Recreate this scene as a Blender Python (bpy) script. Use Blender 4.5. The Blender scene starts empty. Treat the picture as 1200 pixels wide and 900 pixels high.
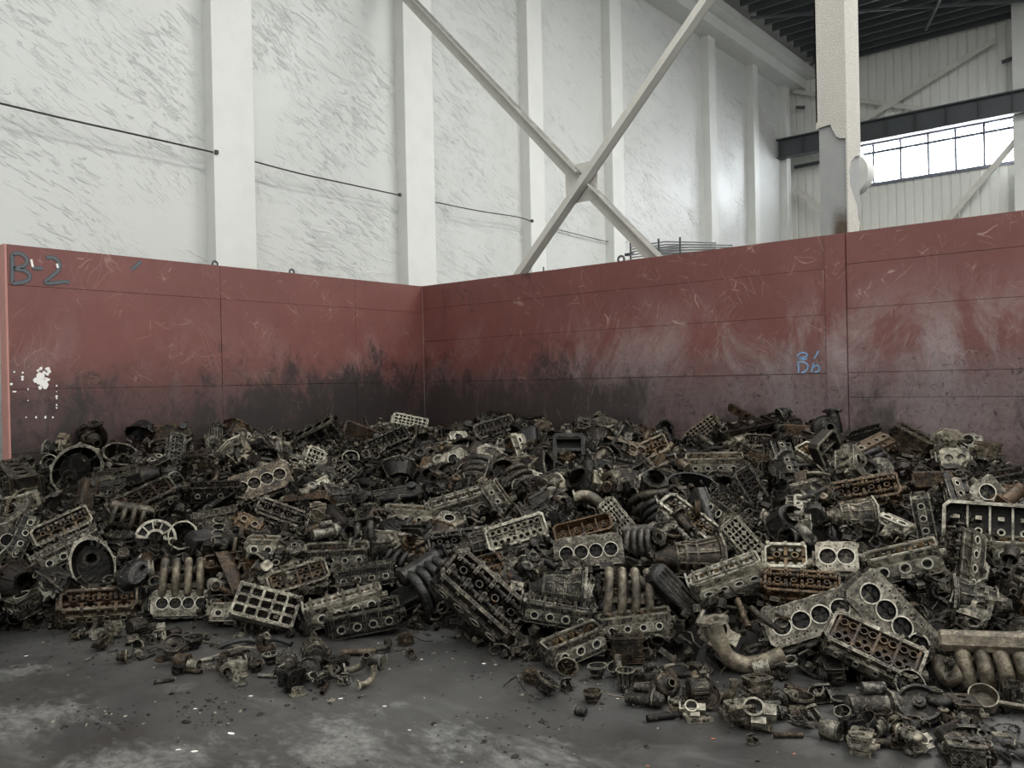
import bpy, bmesh, math, random
from mathutils import Vector, Matrix
from mathutils.geometry import delaunay_2d_cdt

scene = bpy.context.scene
COL = scene.collection
PI = math.pi
R = math.radians

# ------------------------------------------------------------------ camera
# World frame: the corner of the two red bay walls is the origin; the long red wall runs
# along +X, the other one along -Y.  Lengths in metres.
F = 985.0
CAM = Vector((7.39, -7.193, 1.55))
ROLL, PITCH = 0.021, 0.003
fwd0 = Vector((-0.64, 0.768, 0.0)).normalized()
rgt0 = Vector((0.768, 0.64, 0.0)).normalized()
up0 = Vector((0, 0, 1))
fwd = (fwd0 * math.cos(PITCH) - up0 * math.sin(PITCH)).normalized()
upp = (up0 * math.cos(PITCH) + fwd0 * math.sin(PITCH)).normalized()
c_right = rgt0 * math.cos(ROLL) - upp * math.sin(ROLL)
c_up = rgt0 * math.sin(ROLL) + upp * math.cos(ROLL)
CAMROT = Matrix((c_right, c_up, -fwd)).transposed()
cam_data = bpy.data.cameras.new('camera')
cam_data.sensor_width = 36.0
cam_data.lens = F / 1200.0 * 36.0
cam_data.clip_start, cam_data.clip_end = 0.05, 200
cam = bpy.data.objects.new('camera', cam_data)
COL.objects.link(cam)
cam.matrix_world = Matrix.Translation(CAM) @ CAMROT.to_4x4()
scene.camera = cam

def ray(px, py):
    return (c_right * ((px - 600) / F) + c_up * (-(py - 450) / F) + fwd).normalized()
def project(p):
    d = Vector(p) - CAM
    z = d.dot(fwd)
    return 600 + F * d.dot(c_right) / z, 450 - F * d.dot(c_up) / z, z
def on_plane(px, py, axis, val):
    d = ray(px, py)
    return CAM + d * ((val - CAM[axis]) / d[axis])

# ------------------------------------------------------------------ sky, light, exposure
world = bpy.data.worlds.new('overcast_sky')
scene.world = world
world.use_nodes = True
bg = world.node_tree.nodes['Background']
bg.inputs[0].default_value = (0.985, 1.0, 0.985, 1)
bg.inputs[1].default_value = 0.62
scene.view_settings.view_transform = 'Standard'
scene.view_settings.look = 'None'
scene.view_settings.gamma = 1.0
scene.view_settings.use_curve_mapping = False
scene.view_settings.exposure = 0.70

def area(name, loc, target, sx, sy, power, col):
    l = bpy.data.lights.new(name, 'AREA')
    l.shape, l.size, l.size_y = 'RECTANGLE', sx, sy
    l.energy, l.color = power, col
    o = bpy.data.objects.new(name, l)
    COL.objects.link(o)
    o.location = loc
    o.rotation_euler = (Vector(target) - Vector(loc)).to_track_quat('-Z', 'Z').to_euler()
    return o
# daylight entering by the clerestory window of the end wall
area('window_daylight', (2.6, 15.0, 6.7), (2.4, 0.0, 2.2), 4.6, 1.1, 600, (0.93, 0.97, 1.0))

# unseen area light strips added under the roof for contrast on the heap
for x_ in (4.8, 9.2, 13.6):
    area('skylight', (x_, -3.4, 9.5), (x_, -3.4, 0.0), 1.1, 23.4, 600, (1.0, 1.0, 0.97))
area('skylight', (7.0, 5.2, 9.24), (7.0, 5.2, 0.0), 1.1, 6.2, 430, (1.0, 1.0, 0.97))  # extra strip added below the purlins to brighten the end wall

# ------------------------------------------------------------------ materials
def new_mat(name):
    m = bpy.data.materials.new(name)
    m.use_nodes = True
    nt = m.node_tree
    b = nt.nodes['Principled BSDF']
    return m, nt, b
class NT:
    """tiny node helper"""
    def __init__(s, nt): s.nt = nt
    def n(s, t, **k):
        o = s.nt.nodes.new(t)
        for a, v in k.items(): setattr(o, a, v)
        return o
    def l(s, a, b): s.nt.links.new(a, b)
    def set(s, sock, v):
        if hasattr(v, 'links') or hasattr(v, 'is_linked'): s.l(v, sock)
        else: sock.default_value = v
    def coord(s, kind='Object'):
        return s.n('ShaderNodeTexCoord').outputs[kind]
    def mapping(s, vec, scale=(1, 1, 1), rot=(0, 0, 0), loc=(0, 0, 0)):
        m = s.n('ShaderNodeMapping')
        s.l(vec, m.inputs[0]); m.inputs[1].default_value = loc
        m.inputs[2].default_value = rot; m.inputs[3].default_value = scale
        return m.outputs[0]
    def noise(s, vec, scale, detail=4, rough=0.55, dist=0.0):
        t = s.n('ShaderNodeTexNoise')
        s.l(vec, t.inputs['Vector']); t.inputs['Scale'].default_value = scale
        t.inputs['Detail'].default_value = detail; t.inputs['Roughness'].default_value = rough
        t.inputs['Distortion'].default_value = dist
        return t.outputs[0]
    def voro(s, vec, scale, feature='F1', rnd=1.0):
        t = s.n('ShaderNodeTexVoronoi', feature=feature)
        s.l(vec, t.inputs['Vector']); t.inputs['Scale'].default_value = scale
        t.inputs['Randomness'].default_value = rnd
        return t.outputs['Distance']
    def math(s, op, a, b=0.0, c=None, clamp=False):
        m = s.n('ShaderNodeMath', operation=op, use_clamp=clamp)
        s.set(m.inputs[0], a); s.set(m.inputs[1], b)
        if c is not None: s.set(m.inputs[2], c)
        return m.outputs[0]
    def ramp(s, fac, lo, hi, a=0.0, b=1.0, interp='SMOOTHSTEP'):
        m = s.n('ShaderNodeMapRange', interpolation_type=interp)
        s.set(m.inputs[0], fac)
        m.inputs[1].default_value = lo; m.inputs[2].default_value = hi
        m.inputs[3].default_value = a; m.inputs[4].default_value = b
        return m.outputs[0]
    def mix(s, fac, a, b, blend='MIX'):
        m = s.n('ShaderNodeMix', data_type='RGBA', blend_type=blend)
        s.set(m.inputs[0], fac); s.set(m.inputs[6], a); s.set(m.inputs[7], b)
        return m.outputs[2]
    def bump(s, h, strength, dist=0.01, normal=None):
        b = s.n('ShaderNodeBump')
        b.inputs['Strength'].default_value = strength; b.inputs['Distance'].default_value = dist
        s.l(h, b.inputs['Height'])
        if normal is not None: s.l(normal, b.inputs['Normal'])
        return b.outputs[0]
    def xyz(s, vec):
        x = s.n('ShaderNodeSeparateXYZ'); s.l(vec, x.inputs[0]); return x.outputs
    def attr(s, name):
        a = s.n('ShaderNodeAttribute', attribute_type='OBJECT', attribute_name=name)
        return a.outputs['Fac']
def rgb(r, g, b): return (r, g, b, 1)

MAT = {}
def plain(name, col, rough=0.6, metal=0.0, grime=0.25, scale=3.0, bump=0.0):
    m, nt, b = new_mat(name); t = NT(nt)
    v = t.coord('Object')
    n = t.noise(v, scale, 5, 0.6)
    t.l(t.mix(t.ramp(n, 0.35, 0.75, 0, grime), rgb(*col), rgb(*[c * 0.45 for c in col])), b.inputs['Base Color'])
    b.inputs['Roughness'].default_value = rough; b.inputs['Metallic'].default_value = metal
    if bump: t.l(t.bump(t.noise(v, scale * 12, 4), bump, 0.01), b.inputs['Normal'])
    MAT[name] = m
    return m

plain('white_paint', (0.60, 0.61, 0.58), 0.55, grime=0.12)
m, nt, b = new_mat('brace_paint'); t = NT(nt); MAT['brace_paint'] = m
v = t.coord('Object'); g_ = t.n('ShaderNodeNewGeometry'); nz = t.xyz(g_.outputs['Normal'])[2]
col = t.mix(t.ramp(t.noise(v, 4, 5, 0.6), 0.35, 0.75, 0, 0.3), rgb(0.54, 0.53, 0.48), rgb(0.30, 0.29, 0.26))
col = t.mix(t.math('MULTIPLY', t.ramp(nz, 0.2, 0.6), t.ramp(t.noise(v, 9, 5, 0.7), 0.25, 0.55, 0.5, 0.9)), col, rgb(0.10, 0.095, 0.085))  # dark dust on up-facing sides, also painting in their shade
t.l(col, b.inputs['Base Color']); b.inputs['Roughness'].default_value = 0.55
plain('gable_paint', (0.68, 0.685, 0.64), 0.5, grime=0.12, scale=1.2)
plain('dark_steel', (0.060, 0.067, 0.072), 0.5, grime=0.2)
plain('roof_sheet', (0.50, 0.51, 0.49), 0.6, grime=0.3)
plain('mullion', (0.16, 0.17, 0.22), 0.5)
plain('black_cable', (0.03, 0.03, 0.03), 0.6)
plain('white_chip', (0.72, 0.70, 0.66), 0.7, grime=0.05)
plain('galvanised_wire', (0.30, 0.32, 0.33), 0.45, 0.5, grime=0.4, scale=20)
plain('blue_chalk', (0.17, 0.33, 0.55), 0.9, grime=0.5, scale=25)
plain('grey_spray', (0.055, 0.062, 0.07), 0.65, grime=0.3, scale=20)
plain('grey_spray_pale', (0.10, 0.112, 0.125), 0.65, grime=0.3, scale=20)
plain('pink_edge', (0.42, 0.20, 0.17), 0.6, grime=0.3)  # paler wall red, the light on the end face put into colour

# crinkled white foil lining of the long wall
m, nt, b = new_mat('foil_lining'); t = NT(nt); MAT['foil_lining'] = m
v = t.coord('Object')
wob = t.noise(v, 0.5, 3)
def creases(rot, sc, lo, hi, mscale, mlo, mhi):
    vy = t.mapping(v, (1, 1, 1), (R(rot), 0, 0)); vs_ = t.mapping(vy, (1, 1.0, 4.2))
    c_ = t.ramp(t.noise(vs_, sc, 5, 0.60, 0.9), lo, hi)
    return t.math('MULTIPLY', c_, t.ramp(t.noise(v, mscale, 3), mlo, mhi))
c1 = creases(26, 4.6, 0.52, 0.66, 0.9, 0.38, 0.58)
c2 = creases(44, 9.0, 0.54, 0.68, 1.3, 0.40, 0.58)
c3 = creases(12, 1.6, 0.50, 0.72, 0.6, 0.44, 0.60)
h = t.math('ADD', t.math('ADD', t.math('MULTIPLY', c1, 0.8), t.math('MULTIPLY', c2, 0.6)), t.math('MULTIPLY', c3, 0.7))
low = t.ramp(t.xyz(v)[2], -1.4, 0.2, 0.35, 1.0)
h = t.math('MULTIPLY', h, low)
col = t.mix(t.math('MULTIPLY', h, 0.42, clamp=True), rgb(0.52, 0.53, 0.51), rgb(0.23, 0.245, 0.23))  # wrinkle shadows put into the colour as darker streaks
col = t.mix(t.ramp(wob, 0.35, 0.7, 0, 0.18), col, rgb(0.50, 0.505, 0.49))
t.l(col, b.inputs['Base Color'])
t.l(t.bump(h, 0.45, 0.02), b.inputs['Normal'])
b.inputs['Roughness'].default_value = 0.42

# red painted push-wall plates with grime that rises from the heap, scuffs and scratches
def red_wall(name, axis, black, scuff, scratch):
    m, nt, b = new_mat(name); t = NT(nt); MAT[name] = m
    v = t.n('ShaderNodeNewGeometry').outputs['Position']
    x = t.xyz(v)
    big = t.noise(v, 0.9, 4, 0.6)
    sm = t.noise(v, 6.0, 6, 0.65)
    sp = t.noise(v, 22.0, 5, 0.7)
    base = t.mix(t.ramp(big, 0.3, 0.7), rgb(0.128, 0.040, 0.034), rgb(0.152, 0.052, 0.045))
    base = t.mix(t.ramp(sm, 0.45, 0.7, 0, 0.35), base, rgb(0.12, 0.035, 0.03))
    # grey rubbed steel patches
    stre = t.mapping(v, (1.0, 1.0, 0.55) if axis == 'x' else (1, 1, 0.6))
    s1 = t.ramp(t.noise(stre, 1.5, 8, 0.72, 0.9), 0.44, 0.64)
    hz = t.ramp(x[2], 2.55, 1.45)
    if axis == 'x':
        hz = t.math('MULTIPLY', hz, t.ramp(x[0], 0.3, 5.6, 0.45, 1.0))
    sc = t.math('MULTIPLY', t.math('MULTIPLY', s1, hz), scuff, clamp=True)
    sc = t.math('MULTIPLY', sc, t.ramp(sp, 0.30, 0.55, 0.55, 1.0))
    base = t.mix(sc, base, rgb(0.30, 0.25, 0.245))
    # overall greyish film low down
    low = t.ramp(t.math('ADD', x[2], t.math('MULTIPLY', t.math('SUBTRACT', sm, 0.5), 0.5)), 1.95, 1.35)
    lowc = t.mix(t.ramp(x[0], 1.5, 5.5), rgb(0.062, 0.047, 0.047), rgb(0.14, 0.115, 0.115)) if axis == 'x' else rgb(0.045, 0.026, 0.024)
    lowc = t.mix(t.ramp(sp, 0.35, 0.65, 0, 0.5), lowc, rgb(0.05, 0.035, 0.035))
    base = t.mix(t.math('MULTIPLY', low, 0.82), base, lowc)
    # black oily smears
    vs = t.mapping(v, (1.25, 1.25, 0.8))
    n1 = t.math('ADD', t.math('MULTIPLY', t.noise(vs, 1.3, 6, 0.65, 0.4), 0.55), t.math('MULTIPLY', t.noise(vs, 6.0, 8, 0.74, 0.9), 0.45))
    hz2 = t.ramp(x[2], 2.25, 1.0)
    thr = t.math('ADD', n1, t.math('MULTIPLY', hz2, 0.27))
    if axis == 'x':
        thr = t.math('SUBTRACT', thr, t.ramp(x[0], 1.6, 4.3, -0.035, 0.13))
    else:
        thr = t.math('SUBTRACT', thr, t.ramp(x[1], -1.2, -4.2, -0.03, 0.07))
    sm2 = t.ramp(thr, 0.58, 0.74)
    sm2 = t.math('MULTIPLY', sm2, black, clamp=True)
    base = t.mix(sm2, base, rgb(0.020, 0.0145, 0.0135))
    # small black marks
    dots = t.ramp(t.noise(v, 13, 8, 0.80, 1.6), 0.555, 0.62)
    dots = t.math('MULTIPLY', dots, t.ramp(t.math('ADD', x[2], t.math('MULTIPLY', big, 0.6)), 2.35, 1.75))
    base = t.mix(t.math('MULTIPLY', dots, 0.9), base, rgb(0.02, 0.014, 0.012))
    # rubbed streaks, long and thin
    for k, (ang, dens) in enumerate(((72, 9.0), (112, 7.0))):
        if axis == 'x':
            vv = t.mapping(t.mapping(v, (1, 1, 1), (0, R(ang - 90), 0)), (dens, 0.001, 0.55))
        else:
            vv = t.mapping(t.mapping(v, (1, 1, 1), (R(90 - ang), 0, 0)), (0.001, dens, 0.55))
        sk = t.ramp(t.noise(vv, 3.0, 4, 0.7, 0.15), 0.60, 0.72)
        sk = t.math('MULTIPLY', sk, t.math('MULTIPLY', t.ramp(t.noise(v, 1.3 + k, 3), 0.46, 0.64), t.ramp(x[2], 2.6, 1.9, 0.15, 0.6)))
        base = t.mix(t.math('MULTIPLY', sk, scuff), base, rgb(0.30, 0.23, 0.215))
    # scratches
    scr = None
    for k, (ang, sx) in enumerate(((64, 3.0), (118, 2.2), (82, 3.6), (150, 1.6), (45, 2.0))):
        if axis == 'x':
            vv = t.mapping(t.mapping(v, (1, 1, 1), (0, R(ang - 90), 0)), (sx, 0.001, sx * 0.16), (0, 0, 0), (k * 3.1, 0, k * 1.7))
        else:
            vv = t.mapping(t.mapping(v, (1, 1, 1), (R(90 - ang), 0, 0)), (0.001, sx, sx * 0.16), (0, 0, 0), (0, k * 3.1, k * 1.7))
        wob = t.n('ShaderNodeVectorMath', operation='ADD')
        t.l(vv, wob.inputs[0])
        nz = t.n('ShaderNodeTexNoise'); t.l(v, nz.inputs['Vector']); nz.inputs['Scale'].default_value = 1.3
        sc2 = t.n('ShaderNodeVectorMath', operation='SCALE'); t.l(nz.outputs[1], sc2.inputs[0]); sc2.inputs['Scale'].default_value = 0.5
        t.l(sc2.outputs[0], wob.inputs[1])
        d = t.voro(wob.outputs[0], 4.2, 'DISTANCE_TO_EDGE')
        ln = t.ramp(d, 0.012, 0.003)
        ln = t.math('MULTIPLY', ln, t.ramp(t.noise(v, 1.7 + 0.6 * k, 4), 0.54, 0.66))
        scr = ln if scr is None else t.math('MAXIMUM', scr, ln)
    if axis == 'x': scr = t.math('MULTIPLY', scr, t.ramp(x[0], 0.6, 2.2, 0.15, 1.0))
    scr = t.math('MULTIPLY', t.math('MULTIPLY', scr, t.ramp(x[2], 1.45, 1.75, 0.25, 1.0)), scratch, clamp=True)
    base = t.mix(scr, base, rgb(0.36, 0.24, 0.20))
    t.l(base, b.inputs['Base Color'])
    rough = t.math('ADD', 0.42, t.math('MULTIPLY', sm, 0.25))
    t.l(rough, b.inputs['Roughness'])
    hgt = t.math('ADD', t.math('MULTIPLY', big, 1.0), t.math('MULTIPLY', sm, 0.12))
    t.l(t.bump(hgt, 0.35, 0.03), b.inputs['Normal'])
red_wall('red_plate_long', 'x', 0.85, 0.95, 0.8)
red_wall('red_plate_short', 'y', 1.0, 0.25, 0.45)

# oily concrete floor
m, nt, b = new_mat('oily_floor'); t = NT(nt); MAT['oily_floor'] = m
v = t.coord('Object')
big = t.noise(v, 0.55, 5, 0.6, 0.3)
vs = t.mapping(v, (1.0, 2.6, 1), (0, 0, R(52)))
st = t.noise(vs, 1.6, 7, 0.65, 0.6)
fine = t.noise(v, 30, 5, 0.7)
col = t.mix(t.ramp(big, 0.35, 0.7), rgb(0.026, 0.0255, 0.0245), rgb(0.050, 0.049, 0.046))
col = t.mix(t.ramp(st, 0.52, 0.75, 0, 0.8), col, rgb(0.105, 0.103, 0.097))
pn = t.math('ADD', t.math('MULTIPLY', t.noise(v, 2.2, 8, 0.76, 0.6), 0.6), t.math('MULTIPLY', t.noise(t.mapping(v, (1, 2.2, 1), (0, 0, R(48))), 9, 7, 0.75, 0.6), 0.4))
pat = None
wp = t.n('ShaderNodeNewGeometry').outputs['Position']
for px_, py_, r_ in ((55, 835, 0.30), (400, 885, 0.55), (250, 868, 0.22), (620, 895, 0.25), (20, 790, 0.2), (520, 865, 0.3), (150, 900, 0.3)):
    q_ = on_plane(px_, py_, 2, 0.0)
    dv = t.n('ShaderNodeVectorMath', operation='DISTANCE'); t.l(wp, dv.inputs[0]); dv.inputs[1].default_value = q_
    g_ = t.ramp(dv.outputs['Value'], r_ * 1.5, 0.0, 0.0, 1.0, 'LINEAR')
    pat = g_ if pat is None else t.math('MAXIMUM', pat, g_)
pat = t.ramp(t.math('ADD', t.math('MULTIPLY', pat, 0.20), pn), 0.57, 0.76)
pat = t.math('MULTIPLY', pat, t.ramp(fine, 0.30, 0.60, 0.35, 1.0))
col = t.mix(t.math('MULTIPLY', pat, 0.58), col, rgb(0.24, 0.24, 0.225))
vl = t.mapping(v, (0.35, 9.0, 1), (0, 0, R(18)))
ln = t.ramp(t.noise(vl, 3.0, 5, 0.6, 0.3), 0.66, 0.73)
col = t.mix(t.math('MULTIPLY', t.math('MULTIPLY', ln, t.ramp(fine, 0.45, 0.6)), 0.6), col, rgb(0.3, 0.3, 0.28))
t.l(col, b.inputs['Base Color'])
t.l(t.ramp(t.noise(v, 1.7, 5, 0.6), 0.35, 0.65, 0.26, 0.60), b.inputs['Roughness'])
t.l(t.bump(t.math('ADD', fine, t.math('MULTIPLY', st, 1.5)), 0.25, 0.01), b.inputs['Normal'])

# sprayed fireproof coat of the main column
m, nt, b = new_mat('fireproof_coat'); t = NT(nt); MAT['fireproof_coat'] = m
v = t.coord('Object')
n = t.noise(v, 110, 4, 0.65)
col = t.mix(t.ramp(n, 0.35, 0.55), rgb(0.36, 0.345, 0.31), rgb(0.58, 0.56, 0.51))
col = t.mix(t.ramp(t.noise(v, 5, 4), 0.4, 0.7, 0, 0.3), col, rgb(0.45, 0.43, 0.38))
t.l(col, b.inputs['Base Color']); b.inputs['Roughness'].default_value = 0.9
t.l(t.bump(n, 0.8, 0.02), b.inputs['Normal'])
# grey primer with scorched rust at the foot
m, nt, b = new_mat('grey_primer'); t = NT(nt); MAT['grey_primer'] = m
v = t.n('ShaderNodeNewGeometry').outputs['Position']; x = t.xyz(v)
n = t.noise(v, 9, 5, 0.65)
col = t.mix(t.ramp(n, 0.4, 0.7, 0, 0.35), rgb(0.235, 0.24, 0.235), rgb(0.30, 0.295, 0.28))
ed = t.math('ABSOLUTE', t.math('SUBTRACT', x[0], 4.872))
bl = t.math('MULTIPLY', t.ramp(t.math('ADD', x[2], t.math('MULTIPLY', n, 0.22)), 3.10, 2.88), t.ramp(ed, 0.035, 0.12))
col = t.mix(t.math('MULTIPLY', bl, 1.1, clamp=True), col, rgb(0.055, 0.035, 0.018))
t.l(col, b.inputs['Base Color']); b.inputs['Roughness'].default_value = 0.55
# glass
m, nt, b = new_mat('window_glass'); MAT['window_glass'] = m
b.inputs['Base Color'].default_value = rgb(0.95, 0.97, 1.0); b.inputs['Roughness'].default_value = 0.05
b.inputs['Transmission Weight'].default_value = 1.0; b.inputs['IOR'].default_value = 1.05

# metals of the heap; each object carries "tone" (oily black 0 .. clean 1) and "rust"
def metal(name, dark, mid, pale, rough, metallic, nscale, lo, hi, rustcol=(0.045, 0.024, 0.0105), wear=0.0):
    m, nt, b = new_mat(name); t = NT(nt); MAT[name] = m
    v = t.coord('Object')
    rnd = t.n('ShaderNodeObjectInfo').outputs['Random']
    off = t.n('ShaderNodeCombineXYZ'); t.l(t.math('MULTIPLY', rnd, 37.0), off.inputs[0]); t.l(t.math('MULTIPLY', rnd, 91.0), off.inputs[1])
    va = t.n('ShaderNodeVectorMath', operation='ADD'); t.l(v, va.inputs[0]); t.l(off.outputs[0], va.inputs[1]); v = va.outputs[0]
    n1 = t.noise(v, nscale, 6, 0.68, 0.5)
    n2 = t.noise(v, nscale * 4.5, 5, 0.7)
    tone = t.attr('tone')
    f = t.math('ADD', t.math('ADD', t.math('MULTIPLY', n1, 0.95), t.math('MULTIPLY', n2, 0.65)), t.math('MULTIPLY', t.math('SUBTRACT', tone, 0.5), 0.62))
    f = t.math('SUBTRACT', f, 0.30)
    if wear:
        # edges painted paler to imitate bright highlights
        bv = t.n('ShaderNodeBevel', samples=3); bv.inputs[0].default_value = 0.005
        dt = t.n('ShaderNodeVectorMath', operation='DOT_PRODUCT'); t.l(bv.outputs[0], dt.inputs[0]); t.l(t.n('ShaderNodeNewGeometry').outputs['Normal'], dt.inputs[1])
        ed = t.ramp(dt.outputs['Value'], 0.97, 0.80)
        f = t.math('ADD', f, t.math('MULTIPLY', ed, wear))
    k = t.ramp(f, lo, hi)
    col = t.mix(t.ramp(f, lo - 0.16, lo + 0.06), rgb(*dark), rgb(*mid))
    col = t.mix(k, col, rgb(*pale))
    ru = t.math('MULTIPLY', t.attr('rust'), t.ramp(n1, 0.34, 0.52), clamp=True)
    ru = t.math('MULTIPLY', ru, t.ramp(f, lo - 0.2, lo, 0.35, 0.9))
    col = t.mix(ru, col, t.mix(n2, rgb(*rustcol), rgb(rustcol[0] * 2.7, rustcol[1] * 2.8, rustcol[2] * 2.4)))
    t.l(col, b.inputs['Base Color'])
    b.inputs['Metallic'].default_value = metallic
    t.l(t.ramp(f, lo - 0.2, hi, rough - 0.14, rough + 0.10), b.inputs['Roughness'])
    t.l(t.bump(t.math('ADD', n2, t.math('MULTIPLY', n1, 0.8)), 0.85, 0.010), b.inputs['Normal'])
metal('cast_metal', (0.004, 0.0037, 0.0031), (0.020, 0.0178, 0.0137), (0.30, 0.272, 0.205), 0.30, 0.55, 9, 0.54, 0.90, wear=0.30)
metal('machined_metal', (0.009, 0.008, 0.0067), (0.062, 0.055, 0.042), (0.50, 0.47, 0.38), 0.33, 0.6, 11, 0.47, 0.95, wear=0.22)
metal('rim_metal', (0.05, 0.045, 0.036), (0.26, 0.24, 0.19), (0.62, 0.59, 0.50), 0.30, 0.6, 16, 0.34, 0.66)
metal('steel_metal', (0.010, 0.009, 0.008), (0.045, 0.040, 0.033), (0.32, 0.30, 0.25), 0.34, 0.65, 14, 0.50, 0.84)
metal('chamber_metal', (0.005, 0.005, 0.0055), (0.012, 0.012, 0.0125), (0.10, 0.10, 0.098), 0.30, 0.6, 14, 0.60, 0.95)
metal('varnished_metal', (0.008, 0.006, 0.0045), (0.026, 0.016, 0.009), (0.16, 0.105, 0.05), 0.36, 0.4, 11, 0.50, 0.86)
metal('sooty_metal', (0.004, 0.004, 0.004), (0.007, 0.007, 0.007), (0.02, 0.019, 0.018), 0.6, 0.1, 9, 0.6, 0.9)
metal('sheet_metal', (0.010, 0.0095, 0.009), (0.026, 0.025, 0.023), (0.13, 0.12, 0.105), 0.34, 0.5, 6, 0.54, 0.90)
metal('pipe_metal', (0.016, 0.014, 0.011), (0.062, 0.054, 0.040), (0.30, 0.265, 0.195), 0.40, 0.45, 7, 0.48, 0.84)
metal('rubber', (0.006, 0.006, 0.006), (0.011, 0.011, 0.010), (0.05, 0.048, 0.043), 0.55, 0.0, 9, 0.6, 0.9)
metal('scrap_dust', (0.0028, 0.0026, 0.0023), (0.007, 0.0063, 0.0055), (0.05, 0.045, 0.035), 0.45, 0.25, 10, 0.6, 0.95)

# ------------------------------------------------------------------ mesh helpers
def inpoly(x, y, lp):
    r_, j = False, len(lp) - 1
    for i in range(len(lp)):
        a, c = lp[i], lp[j]
        if (a[1] > y) != (c[1] > y) and x < (c[0] - a[0]) * (y - a[1]) / (c[1] - a[1]) + a[0]: r_ = not r_
        j = i
    return r_
class MB:
    def __init__(s): s.v, s.f = [], []
    def add(s, vs, fs, M=None):
        o = len(s.v)
        if M is None: s.v.extend(tuple(p) for p in vs)
        else: s.v.extend(tuple(M @ Vector(p)) for p in vs)
        s.f.extend(tuple(i + o for i in f) for f in fs)
        return s
    def box(s, c, d, M=None):
        x, y, z = c; a, b, h = d[0] / 2, d[1] / 2, d[2] / 2
        vs = [(x + i * a, y + j * b, z + k * h) for k in (-1, 1) for j in (-1, 1) for i in (-1, 1)]
        return s.add(vs, [(0, 2, 3, 1), (4, 5, 7, 6), (0, 1, 5, 4), (2, 6, 7, 3), (0, 4, 6, 2), (1, 3, 7, 5)], M)
    def lathe(s, prof, seg=16, M=None, cap=True):
        """prof: list of (r, z) about local Z"""
        vs, fs = [], []
        for r, z in prof:
            for i in range(seg):
                a = 2 * PI * i / seg
                vs.append((r * math.cos(a), r * math.sin(a), z))
        for k in range(len(prof) - 1):
            for i in range(seg):
                j = (i + 1) % seg
                fs.append((k * seg + i, k * seg + j, (k + 1) * seg + j, (k + 1) * seg + i))
        if cap:
            fs.append(tuple(reversed(range(seg))))
            fs.append(tuple((len(prof) - 1) * seg + i for i in range(seg)))
        return s.add(vs, fs, M)
    def cyl(s, p0, p1, r, seg=12, r1=None, M=None):
        return s.tube([p0, p1], r, seg, M=M, radii=[r, r if r1 is None else r1])
    def tube(s, path, r, seg=8, M=None, radii=None, cap=True, flat=1.0):
        P = [Vector(p) for p in path]; n = len(P)
        t0 = (P[1] - P[0]).normalized()
        ref = Vector((0, 0, 1)) if abs(t0.z) < 0.9 else Vector((1, 0, 0))
        nrm = (ref - t0 * ref.dot(t0)).normalized()
        vs, fs = [], []
        for i in range(n):
            t = (P[min(i + 1, n - 1)] - P[max(i - 1, 0)])
            t = t.normalized() if t.length > 1e-9 else t0
            nrm = (nrm - t * nrm.dot(t)).normalized(); bi = t.cross(nrm)
            rr = radii[i] if radii else r
            for k in range(seg):
                a = 2 * PI * k / seg
                vs.append(P[i] + nrm * (rr * math.cos(a)) + bi * (rr * flat * math.sin(a)))
        for i in range(n - 1):
            for k in range(seg):
                j = (k + 1) % seg
                fs.append((i * seg + k, i * seg + j, (i + 1) * seg + j, (i + 1) * seg + k))
        if cap:
            fs.append(tuple(reversed(range(seg)))); fs.append(tuple((n - 1) * seg + k for k in range(seg)))
        return s.add(vs, fs, M)
    def pipe(s, path, r, wall=0.006, seg=12, M=None):
        """open ended tube with a visible bore"""
        s.tube(path, r, seg, M=M, cap=False)
        P = [Vector(p) for p in path]
        s.tube(list(reversed(P)), r - wall, seg, M=M, cap=False)
        for e, nx in ((P[0], P[1]), (P[-1], P[-2])):
            ax = (e - nx).normalized()
            Q = ax.to_track_quat('Z', 'Y').to_matrix().to_4x4(); Q.translation = e
            s.lathe([(r * 1.02, -0.004), (r * 1.02, 0.001), (r - wall, 0.001), (r - wall, -0.004)], seg, (M @ Q) if M else Q, cap=False)
        return s
    def plate(s, outer, holes, z0, z1, M=None):
        """extruded 2-D outline (local XY) with holes"""
        loops = [outer] + list(holes)
        pts, edges = [], []
        for lp in loops:
            o = len(pts); n = len(lp)
            pts += [Vector((p[0], p[1])) for p in lp]
            edges += [(o + i, o + (i + 1) % n) for i in range(n)]
        rv, re, rf, ov, oe, of = delaunay_2d_cdt(pts, edges, [], 1, 1e-6)
        if holes:
            bb = [(min(p[0] for p in h), max(p[0] for p in h), min(p[1] for p in h), max(p[1] for p in h)) for h in holes]
            keep = []
            for f in rf:
                cx = sum(rv[i].x for i in f) / len(f); cy = sum(rv[i].y for i in f) / len(f)
                if not any(q[0] < cx < q[1] and q[2] < cy < q[3] and inpoly(cx, cy, h) for q, h in zip(bb, holes)): keep.append(f)
            rf = keep
        n = len(rv)
        vs = [(p.x, p.y, z0) for p in rv] + [(p.x, p.y, z1) for p in rv]
        fs, cnt = [], {}
        for f in rf:
            f = tuple(f)
            ar = sum(rv[f[i]].x * rv[f[(i + 1) % len(f)]].y - rv[f[(i + 1) % len(f)]].x * rv[f[i]].y for i in range(len(f)))
            if ar < 0: f = tuple(reversed(f))
            fs.append(tuple(reversed(f))); fs.append(tuple(i + n for i in f))
            for i in range(len(f)):
                e = (f[i], f[(i + 1) % len(f)])
                cnt[e] = cnt.get(e, 0) + 1
        for (a, b_) in cnt:
            if (b_, a) not in cnt: fs.append((a, b_, b_ + n, a + n))
        return s.add(vs, fs, M)
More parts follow.
